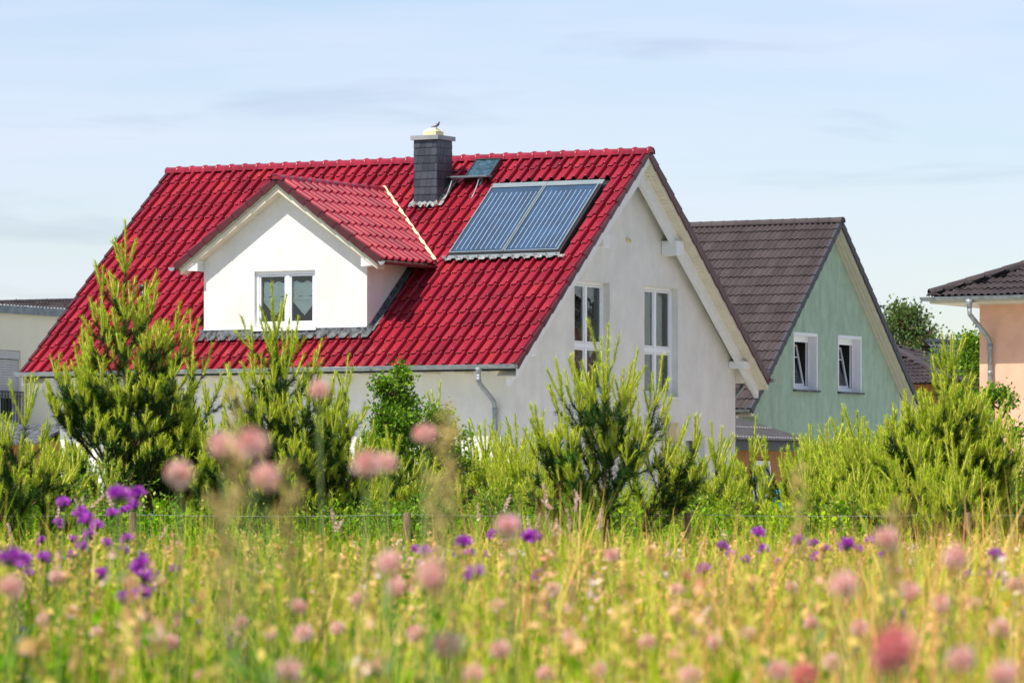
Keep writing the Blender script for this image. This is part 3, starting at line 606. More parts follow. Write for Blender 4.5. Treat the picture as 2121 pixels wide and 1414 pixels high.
gbx = MB(); gbx.prism([(GE+.06, gz(GE)-.14), (.0, gz(GE)-.14), (.0, gz(0)-.25), (GE+.06, gz(GE)-.10)], 0, -11, .0); gbx.build('eave_box', M['soffit'], gh)
gbx = MB(); yE = 2*GR-GE; gbx.prism([(GW+.002, gz(yE)-.14), (yE-.06, gz(yE)-.14), (yE-.06, gz(yE)-.10), (GW+.002, gz(GW)-.25)], 0, -11, .0); gbx.build('eave_box', M['soffit'], gh)
gt = MB(); gutter(gt, (ox-gnu*gtw, GE-.06, gz(GE)-.0), (ox-.02, GE-.06, gz(GE)-.0), .06); gt.build('gutter', M['zinc'], gh)
vt = MB(); q = on_ = (-3.1, 3.35); vt.tube([(-3.25, 3.2, gz(3.2)), (-3.25, 3.15, gz(3.2)+.25), (-3.25, 2.98, gz(3.2)+.36), (-3.25, 2.9, gz(3.2)+.34)], [.12, .12, .11, .13], 10); vt.build('roof_vent', M['zinc'], gh)
for (a0, a1, z0, z1) in ((2.27, 3.56, 4.12, 5.48), (4.88, 6.19, 4.12, 5.49)):
    tr = MB(); q = .055
    wbox(tr, 0, 0, a0-q, a1+q, z1+.001, z1+q+.02, -.012, .001+.0); wbox(tr, 0, 0, a0-q, a0-.001, z0, z1, -.012, .0); wbox(tr, 0, 0, a1+.001, a1+q, z0, z1, -.012, .0)
    f = MB(); fw = .06; D0 = .21
    for qd in ((a0, a1, z0, z0+fw+.05), (a0, a1, z1-.15, z1), (a0, a0+fw, z0+fw+.05, z1-.15), (a1-fw, a1, z0+fw+.05, z1-.15)): wbox(f, 0, 0, *qd, D0, D0+.07)
    wn = f.build('window', M['plastic'], gh); tr.build('window_surround', M['white_wood'], wn)
    # reveal lining in white
    rv = MB(); wbox(rv, 0, 0, a1-.012, a1-.002, z0+.002, z1-.002, .0, D0-.002); wbox(rv, 0, 0, a0+.002, a0+.012, z0+.002, z1-.002, .0, D0-.002); wbox(rv, 0, 0, a0+.013, a1-.013, z1-.012, z1-.002, .0, D0-.002); rv.build('reveal', M['plastic'], wn)
    # tilted sash: bottom hinged, top leans into the room
    def tb(mb, p0, p1, q0, q1, t0, t1, tilt=.20):
        pts = []
        for t in (t0, t1):
            for (a, z) in ((p0, q0), (p1, q0), (p1, q1), (p0, q1)): pts.append((-(D0+.075+t+tilt*(z-z0-.1)), a, z))
        mb.hexa(pts[:4], pts[4:])
    S_ = MB(); A0, A1, Z0, Z1 = a0+fw, a1-fw-.03, z0+.12, z1-.2; k = .05
    for qd in ((A0, A1, Z0, Z0+k), (A0, A1, Z1-k, Z1), (A0, A0+k, Z0+k, Z1-k), (A1-k, A1, Z0+k, Z1-k), (A0+k, A1-k, Z1-.33, Z1-.305)): tb(S_, *qd, 0, .05)
    S_.build('sash', M['plastic'], wn); g_ = MB(); tb(g_, A0+.03, A1-.03, Z0+.03, Z1-.03, .02, .026); g_.build('pane', M['glass'], wn)
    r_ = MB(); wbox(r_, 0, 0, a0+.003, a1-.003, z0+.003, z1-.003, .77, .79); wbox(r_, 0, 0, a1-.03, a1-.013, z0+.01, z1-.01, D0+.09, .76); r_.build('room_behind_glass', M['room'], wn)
    c_ = MB(); n_ = 26; c_.quadgrid([[(-(D0+.15+.012*math.sin(i*1.9)+.20*(z-z0-.1)), A0+.04+(A1-A0-.08)*i/n_, z) for i in range(n_+1)] for z in (Z0+.04, Z1-.05)], True); c_.build('curtain', M['drape'], wn)
    s_ = MB(); wbox(s_, 0, 0, a0-.07, a1+.07, z0-.05, z0-.002, -.10, .0); s_.build('sill', M['lead'], wn)
    h_ = MB(); wbox(h_, 0, 0, a1-fw-.03, a1-fw-.018, z0+.1, z1-.16, D0-.006, D0-.001); h_.build('shutter_rail', M['black'], wn)
# ==================================================================== PINK HOUSE
ph = empty('pink_house', ((2029-CX)/F*104, 104, 0), -TH); tag(ph, 'salmon pink rendered house with low brown hipped roof cut by the right edge', 'house')
PW, PD = 11.0, 9.0
pbw = MB().box((0, 0, 0), (PW, PD, 5.53)).build('wall', M['pink_stucco'], ph)
cut(pbw, [((3.2, -.2, 3.2), (4.6, .7, 4.7)), ((-.2, 5.5, 3.4), (.7, 6.6, 4.6))])
window(ph, 1, 0, 3.2, 4.6, 3.2, 4.7, .12, bars_v=[(3.9, .08)])
EXX, EYY, PZ = -.93, -.72, 5.68; PK = .42
span = (PW+2*.93); dep = PD+2*.72; hd = dep/2
pr = MB(); ptw = .30; sl = math.hypot(hd, hd*PK); pnv = int(sl/.36); pg_ = sl/pnv; cp_, sp_ = hd/sl, hd*PK/sl
nu = int(span/ptw); tw2 = span/nu
tiles(pr, (EXX, EYY, PZ), (1, 0, 0), (0, cp_, sp_), tw2, pg_, nu, pnv, WAVE, clip=lambda u, v: v*cp_-.15 < u < span-v*cp_+.15)
tiles(pr, (EXX+span, EYY+dep, PZ), (-1, 0, 0), (0, -cp_, sp_), tw2, pg_, nu, pnv, WAVE, clip=lambda u, v: v*cp_-.15 < u < span-v*cp_+.15)
nu3 = int(dep/ptw); tw3 = dep/nu3
tiles(pr, (EXX, EYY+dep, PZ), (0, -1, 0), (cp_, 0, sp_), tw3, pg_, nu3, pnv, WAVE, clip=lambda u, v: v*cp_-.15 < u < dep-v*cp_+.15)
tiles(pr, (EXX+span, EYY, PZ), (0, 1, 0), (-cp_, 0, sp_), tw3, pg_, nu3, pnv, WAVE, clip=lambda u, v: v*cp_-.15 < u < dep-v*cp_+.15)
pro = pr.build('roof', M['brown_tile'], ph, fixn=False)
hc = MB(); ZT = PZ+hd*PK
for a, b in (((EXX, EYY), (EXX+hd, EYY+hd)), ((EXX, EYY+dep), (EXX+hd, EYY+hd)), ((EXX+span, EYY), (EXX+span-hd, EYY+hd)), ((EXX+span, EYY+dep), (EXX+span-hd, EYY+hd))):
    ridge_caps(hc, (b[0], b[1], ZT+.06), (a[0]+.06*(1 if b[0] > a[0] else -1), a[1]+.06*(1 if b[1] > a[1] else -1), PZ+.09), 17, r=.12, h=.10, collar=False)
ridge_caps(hc, (EXX+hd, EYY+hd, ZT+.03), (EXX+span-hd, EYY+hd, ZT+.03), 6, r=.12, h=.1, collar=False)
hc.build('hip_tiles', M['brown_tile'], pro, fixn=False)
pu = MB(); q = .06
pu.hexa([(EXX+q, EYY+q, PZ-.0), (EXX+span-q, EYY+q, PZ-.0), (EXX+span-q, EYY+dep-q, PZ-.0), (EXX+q, EYY+dep-q, PZ-.0)], [(EXX+hd, EYY+hd-.05, ZT-.06), (EXX+span-hd, EYY+hd-.05, ZT-.06), (EXX+span-hd, EYY+hd+.05, ZT-.06), (EXX+hd, EYY+hd+.05, ZT-.06)]); pu.build('roof_deck', M['black'], pro)
pe = MB(); pe.box((EXX+.05, EYY+.05, PZ-.13), (EXX+span-.05, EYY+dep-.05, PZ-.012)); pe.box((-.05, -.05, 5.53), (PW+.05, PD+.05, PZ-.132)); pe.build('eave_box', M['soffit'], ph)
gt = MB(); gutter(gt, (EXX-.10, EYY-.06, PZ-.0), (EXX+span, EYY-.06, PZ-.0), .075); gutter(gt, (EXX-.06, EYY+dep, PZ-.0), (EXX-.06, EYY-.08, PZ-.0), .075); gt.build('gutter', M['zinc'], ph)
dp = MB()
dp.tube([(.10, EYY-.06, 5.62), (.10, EYY-.06, 5.50), (.10, EYY-.05, 5.38)], [.10, .055, .05], 10)
dp.tube([(.10, EYY-.06, 5.42), (.10, EYY-.04, 5.30), (.27, -.16, 4.82), (.29, -.10, 4.70), (.29, -.10, 0)], .052, 10); dp.tube([(.29, -.1, 4.68), (.29, -.1, 4.56)], .06, 10)
dp.tube([(.29, -.1, 4.10), (.29, -.1, 4.0)], .057, 10); dp.build('downpipe', M['zinc'], ph)
# ==================================================================== CREAM HOUSE (left)
cx_ = (124-CX)/F*125
chs = empty('cream_house', (cx_, 125, 0), -TH); tag(chs, 'cream rendered house behind the red roof with a half lowered roller shutter', 'house')
cw = MB().box((-8, -9, 0), (0, 6, 6.14)).build('wall', M['cream_stucco'], chs)
cut(cw, [((-.7, -3.3, 3.30), (.2, -1.77, 5.20))])
cfb = MB().box((-8.1, -9.1, 6.141), (.12, 6.1, 6.34)); cfb.build('roof_fascia', M['zinc'], chs)
cr = MB(); tiles(cr, (-.03, -9.0, 6.345), (0, 1, 0), (-.7, 0, .7), .30, .11, 48, 4, WAVE, lift=.02, clip=lambda u, v: v < .07+.075*(u-6.0)); cro = cr.build('roof', M['brown_tile'], chs, fixn=False)
cv = MB(); ridge_caps(cv, (-.09, -3.6, 6.37), (-.45, 3.4, 6.74), 19, r=.09, h=.05, collar=False); cv.build('ridge_tiles', M['brown_tile'], cro, fixn=False)
wn = window(chs, 0, 0, -3.3, -1.77, 3.30, 5.20, .16, bars_v=[(-2.5, .08)], sill=False, back=.65)
sh = MB(); z = 5.19
wbox(sh, 0, 0, -3.29, -1.78, 4.98, 5.19, .02, .12)
z = 4.96
while z > 4.02: wbox(sh, 0, 0, -3.29, -1.78, z-.06, z, .06, .09); z -= .066
sh.build('roller_shutter', M['shutter'], wn)
rl = MB(); wbox(rl, 0, 0, -3.35, -1.72, 4.12, 4.15, -.06, -.03); wbox(rl, 0, 0, -3.35, -1.72, 4.02, 4.04, -.06, -.03); wbox(rl, 0, 0, -3.35, -1.72, 3.22, 3.25, -.06, -.03)
for i in range(13): wbox(rl, 0, 0, -3.34+i*.133, -3.32+i*.133, 3.25, 4.12, -.055, -.035)
rl.build('window_railing', M['black'], wn)
gs_ = empty('garden_shed', at(70, 905, 116)*1, -TH+1.35); gs_.location.z = 0; tag(gs_, 'small garden shed with grey gabled roof seen behind the left pines', 'shed')
MB().box((-.9, -1.2, 0), (.9, 1.2, 2.75)).build('wall', M['bamboo'], gs_)
q = MB()
for s_ in (-1, 1): q.prism([(0, 3.18), (s_*1.15, 2.72), (s_*1.15, 2.66), (0, 3.11)], 1, -1.4, 1.4)
q.build('roof', M['lead'], gs_)
cb_ = empty('carport', at(112, 900, 119), -TH); cb_.location.z = 0; tag(cb_, 'low flat carport with dark grey edge beside the left house', 'carport')
MB().box((-3.2, 0, 2.62), (0, 4.5, 3.02)).build('roof', M['corr'], cb_)
q = MB(); [q.box((x, y, 0), (x+.14, y+.14, 2.619)) for x in (-3.1, -.2) for y in (.1, 4.2)]; q.build('posts', M['post'], cb_)
MB().box((-3.0, 4.3, 0), (-.3, 4.4, 2.618)).build('back_wall', M['cream_stucco'], cb_)
# ==================================================================== LEAN-TO BEHIND
A5 = np.array([(1520-CX)/F*112, 112.])
ls = empty('lean_to_shed', (A5[0], A5[1], 0), -TH); tag(ls, 'reed clad lean-to with grey corrugated roof in front of the green house', 'shed')
YL = 3.95; ZL = 2.76
MB().box((-2.6, .1, 0), (-.18, YL-.15, ZL-.16)).build('wall', M['bamboo'], ls)
MB().box((-.19, -.05, ZL-.26), (-.04, YL, ZL-.02)).build('fascia', M['black'], ls)
co = MB(); n = 240; rows = []
for (x, z) in ((.12, ZL), (-1.2, ZL+.29*1.32), (-2.7, ZL+.29*2.82)):
    rows.append([(x, -.1+(YL+.15)*i/n, z+.028*math.sin(i*math.pi/3)) for i in range(n+1)])
co.quadgrid(rows, True); co.quadgrid([[(p[0], p[1], p[2]-.012) for p in r] for r in rows], True)
co.quadgrid([rows[0], [(p[0], p[1], p[2]-.012) for p in rows[0]]]); lro = co.build('roof', M['corr'], ls, fixn=False)
sc_ = MB()
for r_i in range(3):
    for i in range(26): x = .02-r_i*.9; y = .02+i*.15; zz = ZL+.29*(.12-x)+.028; sc_.box((x-.012, y-.012, zz-.003), (x+.012, y+.012, zz+.014))
sc_.build('roof_screws', M['plastic'], lro)
tp = MB(); tp.box((-.175, 1.32, .4), (-.15, 2.2, ZL-.54)); tpo = tp.build('panel_door', M['tarp'], ls)
tq = MB(); tq.box((-.149, 1.32, ZL-.62), (-.13, 2.2, ZL-.50)); tq.box((-.149, 1.28, .4), (-.13, 1.34, ZL-.62)); tq.box((-.149, 2.18, .4), (-.13, 2.24, ZL-.62)); tq.box((-.149, 1.341, 1.42), (-.135, 2.179, 1.52)); tq.build('door_frame', M['plastic'], tpo)
po = MB(); po.tube([tuple(A5_) for A5_ in ((0, 0, 0), (.0, -.42, 1.85))], .028, 8); poo = po.build('leaning_pole', M['black']); p = EX*.02+EY*1.45; poo.location = (A5[0]+p[0], A5[1]+p[1], 0); poo.rotation_euler = (0, 0, -TH); tag(poo, 'dark pole leaning on the reed wall beside the pale panel', 'pole')
bk_ = MB(); bk_.tube([(0, 0, 0), (0, 0, .9), (0, 0, 1.42), (0, 0, 1.5), (0, 0, 1.58)], [.16, .17, .17, .19, .05], 12); bo = bk_.build('blue_barrel', M['blue']); p = EX*.35+EY*1.62; bo.location = (A5[0]+p[0], A5[1]+p[1], 0); tag(bo, 'small blue plastic barrel standing below the pale panel of the lean-to', 'barrel')
# ==================================================================== FAR HOUSES
def far_house(px, D, w_, d_, ze, zr, wallm, tilem, label, rz=-TH, hip=True):
    o = empty('distant_house', ((px-CX)/F*D, D, 0), rz); tag(o, label, 'house')
    MB().box((.5, .5, 0), (w_-.5, d_-.5, ze)).build('wall', wallm, o)
    hd = d_/2; sl = math.hypot(hd, zr-ze); nv = max(3, int(sl/.36)); g_ = sl/nv; c, s = hd/sl, (zr-ze)/sl; nu = int(w_/.3); tw = w_/nu
    r = MB(); hp = c if hip else 0
    tiles(r, (0, 0, ze), (1, 0, 0), (0, c, s), tw, g_, nu, nv, WAVE, clip=lambda u, v: v*hp-.15 < u < w_-v*hp+.15)
    tiles(r, (w_, d_, ze), (-1, 0, 0), (0, -c, s), tw, g_, nu, nv, WAVE, clip=lambda u, v: v*hp-.15 < u < w_-v*hp+.15)
    if hip:
        n3 = int(d_/.3); t3 = d_/n3
        tiles(r, (0, d_, ze), (0, -1, 0), (c, 0, s), t3, g_, n3, nv, WAVE, clip=lambda u, v: v*c-.15 < u < d_-v*c+.15)
        tiles(r, (w_, 0, ze), (0, 1, 0), (-c, 0, s), t3, g_, n3, nv, WAVE, clip=lambda u, v: v*c-.15 < u < d_-v*c+.15)
    ro = r.build('roof', tilem, o, fixn=False); h = MB()
    if hip:
        for a, b in (((0, 0), (hd, hd)), ((0, d_), (hd, hd)), ((w_, 0), (w_-hd, hd)), ((w_, d_), (w_-hd, hd))): ridge_caps(h, (b[0], b[1], zr+.02), (a[0], a[1], ze+.03), 12, collar=False)
        ridge_caps(h, (hd, hd, zr+.03), (w_-hd, hd, zr+.03), 8, collar=False)
    else:
        ridge_caps(h, (0, hd, zr+.03), (w_, hd, zr+.03), 24, collar=False); MB().prism([(.5, ze), (d_-.5, ze), (hd, zr-.15)], 0, .45, w_-.45).build('gable_wall', wallm, o)
    h.build('ridge_tiles', tilem, ro, fixn=False)
    return o
far_house(1404, 142, 9.0, 8.0, 4.75, 6.0, M['bamboo'], M['brown_tile'], 'distant house with low brown hipped roof seen right of the green gable')
far_house(1992, 170, 9.0, 5.0, 5.5, 7.15, M['pink_stucco'], M['dark_tile'], 'distant house with dark gabled roof left of the pink house', rz=.44, hip=False)
# ==================================================================== VEGETATION
def norm(v): return v/(np.linalg.norm(v, axis=-1, keepdims=True)+1e-9)
def perp(d, rs):
    a = rs.normal(size=d.shape); a -= d*np.sum(a*d, -1, keepdims=True); return norm(a)
def tubes_np(segs, n=5):     # segs: list of (a,b,ra,rb)
    A = np.array([s[0] for s in segs]); B = np.array([s[1] for s in segs]); ra = np.array([s[2] for s in segs])[:, None]; rb = np.array([s[3] for s in segs])[:, None]
    d = norm(B-A); ref = np.where(np.abs(d[:, 2:3]) < .9, np.array([[0, 0, 1.]]), np.array([[1., 0, 0]])); u = norm(np.cross(d, ref)); v = np.cross(u, d)
    V = []
    for P, r in ((A-d*ra*.3, ra), (B+d*rb*.3, rb)):
        for k in range(n): t = 2*math.pi*k/n; V.append(P+(u*math.cos(t)+v*math.sin(t))*r)
    V = np.stack(V, 1); base = np.arange(len(segs))[:, None, None]*(2*n)
    q = np.array([[k, (k+1) % n, n+(k+1) % n, n+k] for k in range(n)])[None]
    return V.reshape(-1, 3), (base+q).reshape(-1, 4)
def needles(segs, dens, ln, ang, wd, rs, droop=0, r0=.004):   # segs: (a,b,weight)
    A = np.array([s[0] for s in segs]); B = np.array([s[1] for s in segs]); Ls = np.linalg.norm(B-A, axis=1)
    cnt = np.maximum(6, (Ls*dens).astype(int)); idx = np.repeat(np.arange(len(segs)), cnt); n = len(idx)
    t = rs.rand(n)[:, None]; d = norm(B-A)[idx]; r = perp(d, rs); P = A[idx]+(B-A)[idx]*t+r*r0
    a = (ang+rs.normal(0, .13, n))[:, None]; l = (ln*(.75+.4*rs.rand(n)))[:, None]
    tip = P+(d*np.cos(a)+r*np.sin(a))*l; tip[:, 2] -= droop*l[:, 0]
    side = norm(np.cross(d, r)+r*rs.normal(0, .4, n)[:, None])*wd/2
    V = np.stack([P-side, P+side, tip+side*.35, tip-side*.35], 1).reshape(-1, 3); Fc = np.arange(4*n).reshape(-1, 4)
    rn = np.clip(rs.rand(n)*.6+rs.rand(len(segs))[idx]*.4, 0, 1)
    return V, Fc, rn
def make_pine(name, base, H, years, spread, seed, label, group=None, sides=5, lean=(0, 0), cand=.30, dens_o=520, dens_n=330, prune=.0, skirt=0, cw=1.0, wmul=1.0):
    rs = np.random.RandomState(seed); wood = []; old = []; new = []
    seg0 = H/(years+.3)
    def grow(p, d, age, order, ln):
        # one yearly segment, then a whorl
        up = np.array([0, 0, 1.])
        if age <= 1:
            d2 = norm(d*(.55 if order else 1)+up*(.62 if order else 0)+rs.normal(0, .06, 3)); l = ln*rs.uniform(.85, 1.35)*(.62+.75*min(1, p[2]/H))
            m_ = p+d2*l*.5; d3 = norm(d2+up*.22+rs.normal(0, .04, 3)); e = m_+d3*l*.5
            new.append((p, m_)); new.append((m_, e)); return
        d2 = norm(d+up*(.0 if order == 0 else .20+.04*order)+rs.normal(0, .05, 3)); l = ln*rs.uniform(.85, 1.12)
        e = p+d2*l; r1 = (.0026 if order else .0042)*age**1.15; r2 = (.0026 if order else .0042)*(age-.8)**1.15
        wood.append((p, e, r1, max(r2, .003)))
        if age <= 4: old.append((p, e))
        grow(e, d2, age-1, order, ln*(.97 if order == 0 else .93))
        if order == 0: k = sides
        elif order == 1: k = 3 if rs.rand() < .6 else 2
        elif order == 2: k = 2
        elif order == 3: k = 2 if rs.rand() < .4 else 1
        else: k = 0
        a0 = rs.rand()*6.28; u = norm(np.cross(d2, [.3, .2, 1.])) if abs(d2[2]) < .95 else np.array([1., 0, 0]); u = norm(u-d2*np.dot(u, d2)); v = np.cross(d2, u)
        for i in range(k):
            if rs.rand() < prune or (order == 0 and skirt and years-age < skirt and i > 2): continue
            a = a0+2*math.pi*i/max(k, 1)+rs.normal(0, .25) if order == 0 or k > 2 else (math.pi*i+rs.normal(0, .3)+(.0 if order > 0 else a0))
            tilt = rs.uniform(.75, 1.05) if order == 0 else rs.uniform(.55, .85)
            sd_ = d2*math.cos(tilt)+(u*math.cos(a)+v*math.sin(a))*math.sin(tilt)
            f = spread if order == 0 else .72
            grow(e, norm(sd_), age-1, order+1, ln*f*rs.uniform(.8, 1.1))
    if skirt: pass
    grow(np.zeros(3), norm(np.array([lean[0], lean[1], 1.])), years, 0, seg0)
    mz = max(e[1][2] for e in new); k_ = H/mz
    wood = [(a*k_, b*k_, r1, r2) for a, b, r1, r2 in wood]; old = [(a*k_, b*k_) for a, b in old]; new = [(a*k_, b*k_) for a, b in new]
    o = empty(name, base); tag(o, label, 'pine tree', group)
    V, Fc = tubes_np(wood, 6); bulk('trunk_and_branches', V, Fc, None, M['bark'], o, True)
    V, Fc, rn = needles(old, dens_o, .075, .90, .0075*wmul, rs, droop=.05); bulk('old_needles', V, Fc, rn, M['needle_old'], o)
    V, Fc, rn = needles(new, dens_n, .052*cw, .60, .0050*wmul, rs, r0=.006); V2, F2 = tubes_np([(a, b, .0095, .008) for a, b in new], 5)
    c = bulk('young_shoots', np.concatenate([V, V2]), np.concatenate([Fc, F2+len(V)]), np.concatenate([rn, np.full(len(F2), .5)]), M['needle_new'], o)
    c.data.materials.append(M['stem_new']); c.data.polygons.foreach_set('material_index', np.concatenate([np.zeros(len(Fc), np.int32), np.ones(len(F2), np.int32)]))
    return o, len(wood), len(old), len(new)
def place(px, D): return ((px-CX)/F*D, D, 0)
def hgt(py, D): return CZ+(HY-py)/F*D
PN = [
 # px, D, top py, years, spread, sides, lean, label, group
 (272, 56, 455, 8, .66, 5, (.03, 0), 'tallest pine, in front of the left end of the red roof, with forked orange-brown trunk', None),
 (600, 54, 590, 7, .74, 5, (.0, 0), 'broad pine in front of the white dormer', None),
 (1246, 50, 668, 6, .92, 5, (.03, 0), 'open young pine in front of the white gable wall', None),
 (1945, 52.5, 690, 7, .72, 7, (.01, 0), 'dense dark pine left of the pink house', None),
 (25, 50, 775, 5, .8, 5, (.05, 0), 'pine cut off by the left edge, in front of the cream house', None),
 (425, 61, 640, 7, .60, 4, (0, 0), 'dark pine standing behind and right of the tallest pine', None),
 (715, 59, 735, 6, .62, 4, (.02, 0), 'slim pine just right of the broad pine below the dormer', None),
 (878, 60, 790, 5, .60, 4, (0, 0), 'short pine peeping out behind the leafy bush under the eave', None),
]
cnt = []
for i, (px, D, py, yr, sp, sd_, ln_, lab, grp) in enumerate(PN):
    H = hgt(py, D); b = place(px, D)
    r = make_pine('pine_tree', b, H, yr, sp, 20+i, lab, grp, sides=sd_, lean=ln_, prune=(.1, .05, .12, .05, .1, .1, .1, .1)[i], skirt=(2, 0, 1, 0, 0, 0, 0, 0)[i]); cnt.append(r[1:])
LOW = [(935, 59, 905), (1000, 61, 868), (1062, 60, 860), (1110, 58, 905), (1455, 57, 885), (1500, 60, 872), (1540, 59, 862), (1622, 61, 1030),
       (1672, 60, 880), (1700, 58, 868), (1745, 60, 838), (1790, 57, 845), (1850, 60, 838), (2060, 56, 880), (130, 60, 900), (345, 57, 830), (1170, 57, 930), (1395, 58, 930), (1890, 51, 900), (2105, 60, 900), (810, 56, 880), (80, 55, 960), (210, 54, 950), (480, 54, 930), (560, 55, 900), (690, 55, 900), (960, 55, 975), (1040, 55, 960), (1320, 55, 960), (1690, 55, 950), (1780, 54, 950), (1990, 50, 900)]
LL = ['second low pine right of the leafy bush, under the gutter', 'low bushy pine left of the downpipe', 'low pine at the foot of the downpipe', 'low pine left of the open young pine', 'low pine below the right gable window', 'low pine in front of the gable corner', 'low pine in front of the reed wall', 'low pine right of the pale panel of the lean-to',
      'low pine at the right end of the corrugated roof', 'low pine below the left window of the green house', 'low pine with the tallest shoot below the green gable', 'low pine below the right window of the green house', 'low pine at the foot of the beige verge of the green house', 'low pine under the pink wall', 'low pine at the left foot of the tallest pine', 'low pine at the right foot of the tallest pine', 'low pine at the left foot of the open young pine', 'low pine at the right foot of the open young pine', 'low pine left of the dense dark pine', 'low pine at the right edge', 'low pine right of the broad pine', 'small pine near the left edge behind the grass', 'small pine below the left side of the tallest pine', 'small pine between the dark pine and the broad pine', 'small pine in the left skirt of the broad pine', 'small pine in the right skirt of the broad pine', 'small pine in front of the low pine by the downpipe', 'small pine below the house corner by the downpipe', 'small pine right of the open young pine trunk', 'small pine below the right end of the corrugated roof', 'small pine in front of the pines below the green gable', 'small pine at the right foot of the dense dark pine']
for i, ((px, D, py), lab) in enumerate(zip(LOW, LL)):
    make_pine('young_pine', place(px, D), hgt(py, D), 5 if i < 21 else 4, .55 if i in (5, 6, 7, 8) else .95 if i < 15 else .8, 60+i, lab, 'low pines along the fence', sides=6, dens_o=420, prune=.08)
print('PINES', cnt)
# leafy shrubs ----------------------------------------------------------
def leaves(P, dirs, size, rs, asp=.62):
    n = len(P); d = norm(dirs+rs.normal(0, .6, (n, 3))); s = perp(d, rs); l = (size*(.7+.6*rs.rand(n)))[:, None]; nn = np.cross(d, s)
    V = np.stack([P, P+d*l*.5+s*l*asp*.5+nn*l*.08, P+d*l, P+d*l*.5-s*l*asp*.5+nn*l*.08], 1).reshape(-1, 3)
    return V, np.arange(4*n).reshape(-1, 4)
def make_shrub(name, base, H, Wd, seed, label, cat='shrub', nbr=26, leaf=.045, nleaf=7000, m='leaf', group=None, shape='round', trunk=.0, asp=.62, flowers=None, upright=.5):
    rs = np.random.RandomState(seed); segs = []; tips = []
    def br(p, d, l, r, lev):
        q = p
        for k in range(4):
            d = norm(d+rs.normal(0, .16, 3)+np.array([0, 0, .05])); e = q+d*l/4; segs.append((q, e, r*(1-k*.18), r*(1-(k+1)*.18))); q = e
            if lev < 2 and k > 0:
                for _ in range(2): br(q, norm(d+rs.normal(0, .6, 3)), l*.5, r*.5, lev+1)
            if lev > 0 or k > 1: tips.append((e, d))
    zt = trunk*H
    if trunk: segs.append((np.zeros(3), np.array([0, 0, H*.95]), .03*H/2, .008)); 
    for i in range(nbr):
        a = rs.rand()*6.28; t = rs.rand(); 
        if trunk: p = np.array([0, 0, zt+(H*.95-zt)*t]); ww = Wd*(1-.75*t) if shape == 'cone' else Wd*math.sqrt(max(.1, 1-(2*t-1)**2)); d = norm(np.array([math.cos(a), math.sin(a), .45])); l = ww*.8
        else: p = np.array([math.cos(a)*Wd*.25*rs.rand(), math.sin(a)*Wd*.25*rs.rand(), 0]); d = norm(np.array([math.cos(a)*Wd/H*.8, math.sin(a)*Wd/H*.8, 1.])); l = H*rs.uniform(.6, .95)
        br(p, d, l, .012*H/2+.004, 0)
    k_ = H/(max(t[0][2] for t in tips)+.03); kv = np.array([1, 1, k_]) if k_ < 1.6 else np.array([1, 1, 1.6])
    segs = [(a*kv, b*kv, r1, r2) for a, b, r1, r2 in segs]; tips = [(t*kv, d) for t, d in tips]
    o = empty(name, base); tag(o, label, cat, group)
    V, Fc = tubes_np(segs, 4); bulk('stems', V, Fc, None, M['twig'], o, True)
    T = np.array([t[0] for t in tips]); Dd = np.array([t[1] for t in tips]); idx = rs.randint(0, len(T), nleaf)
    P = T[idx]+rs.normal(0, .045*max(1, H/2.2), (nleaf, 3)); P[:, 2] = np.abs(P[:, 2])
    V, Fc = leaves(P, Dd[idx], leaf, rs, asp); rn = np.clip(rs.rand(nleaf)*.75+rs.rand(len(T))[idx]*.3, 0, 1); bulk('foliage', V, Fc, rn, M[m], o)
    if flowers:
        fi = rs.randint(0, len(T), flowers[1]); P = T[fi]+rs.normal(0, .04, (flowers[1], 3)); V, Fc = leaves(P, Dd[fi], .03, rs, .9); bulk('blossom', V, Fc, rs.rand(flowers[1]), M[flowers[0]], o)
    return o
make_shrub('birch_sapling', place(818, 57), hgt(752, 57), .55, 1, 'leafy green birch sapling standing under the gutter beside the broad pine', 'tree', nbr=34, leaf=.05, nleaf=9000, trunk=.15, shape='cone', flowers=('white_f', 60))
make_shrub('leafy_bush', place(872, 58), hgt(825, 58), .62, 2, 'pale speckled leafy bush right of the birch sapling', nbr=28, leaf=.045, nleaf=6500, trunk=.1, shape='round', flowers=('white_f', 160), m='leaf')
make_shrub('leafy_bush', place(2070, 60), hgt(800, 60), .36, 3, 'glossy leaved bush in front of the pink house downpipe', nbr=24, leaf=.05, nleaf=4200, trunk=.2, shape='round')
make_shrub('yellow_shrub', place(2092, 54), hgt(965, 54), .42, 4, 'shrub with yellow blossom at the right edge behind the fence', nbr=20, leaf=.06, nleaf=4200, m='leaf_y', flowers=('yellow', 420), asp=.35)
sh_spots = [(30, 49, 985), (95, 52, 930), (175, 50, 1020), (470, 55, 1010), (560, 50, 1030), (690, 52, 1000), (760, 50, 1035), (840, 51, 1010), (905, 50, 1035), (990, 53, 990), (1080, 55, 985), (1150, 52, 1040), (1330, 55, 985), (1440, 51, 990), (1620, 53, 1068), (1760, 52, 1030), (1900, 50, 1040), (2010, 51, 1000), (2110, 51, 1010), (380, 54, 980), (1535, 52, 1062), (1690, 51, 1035), (1830, 52, 1015), (255, 52, 1045), (1220, 54, 1005)]
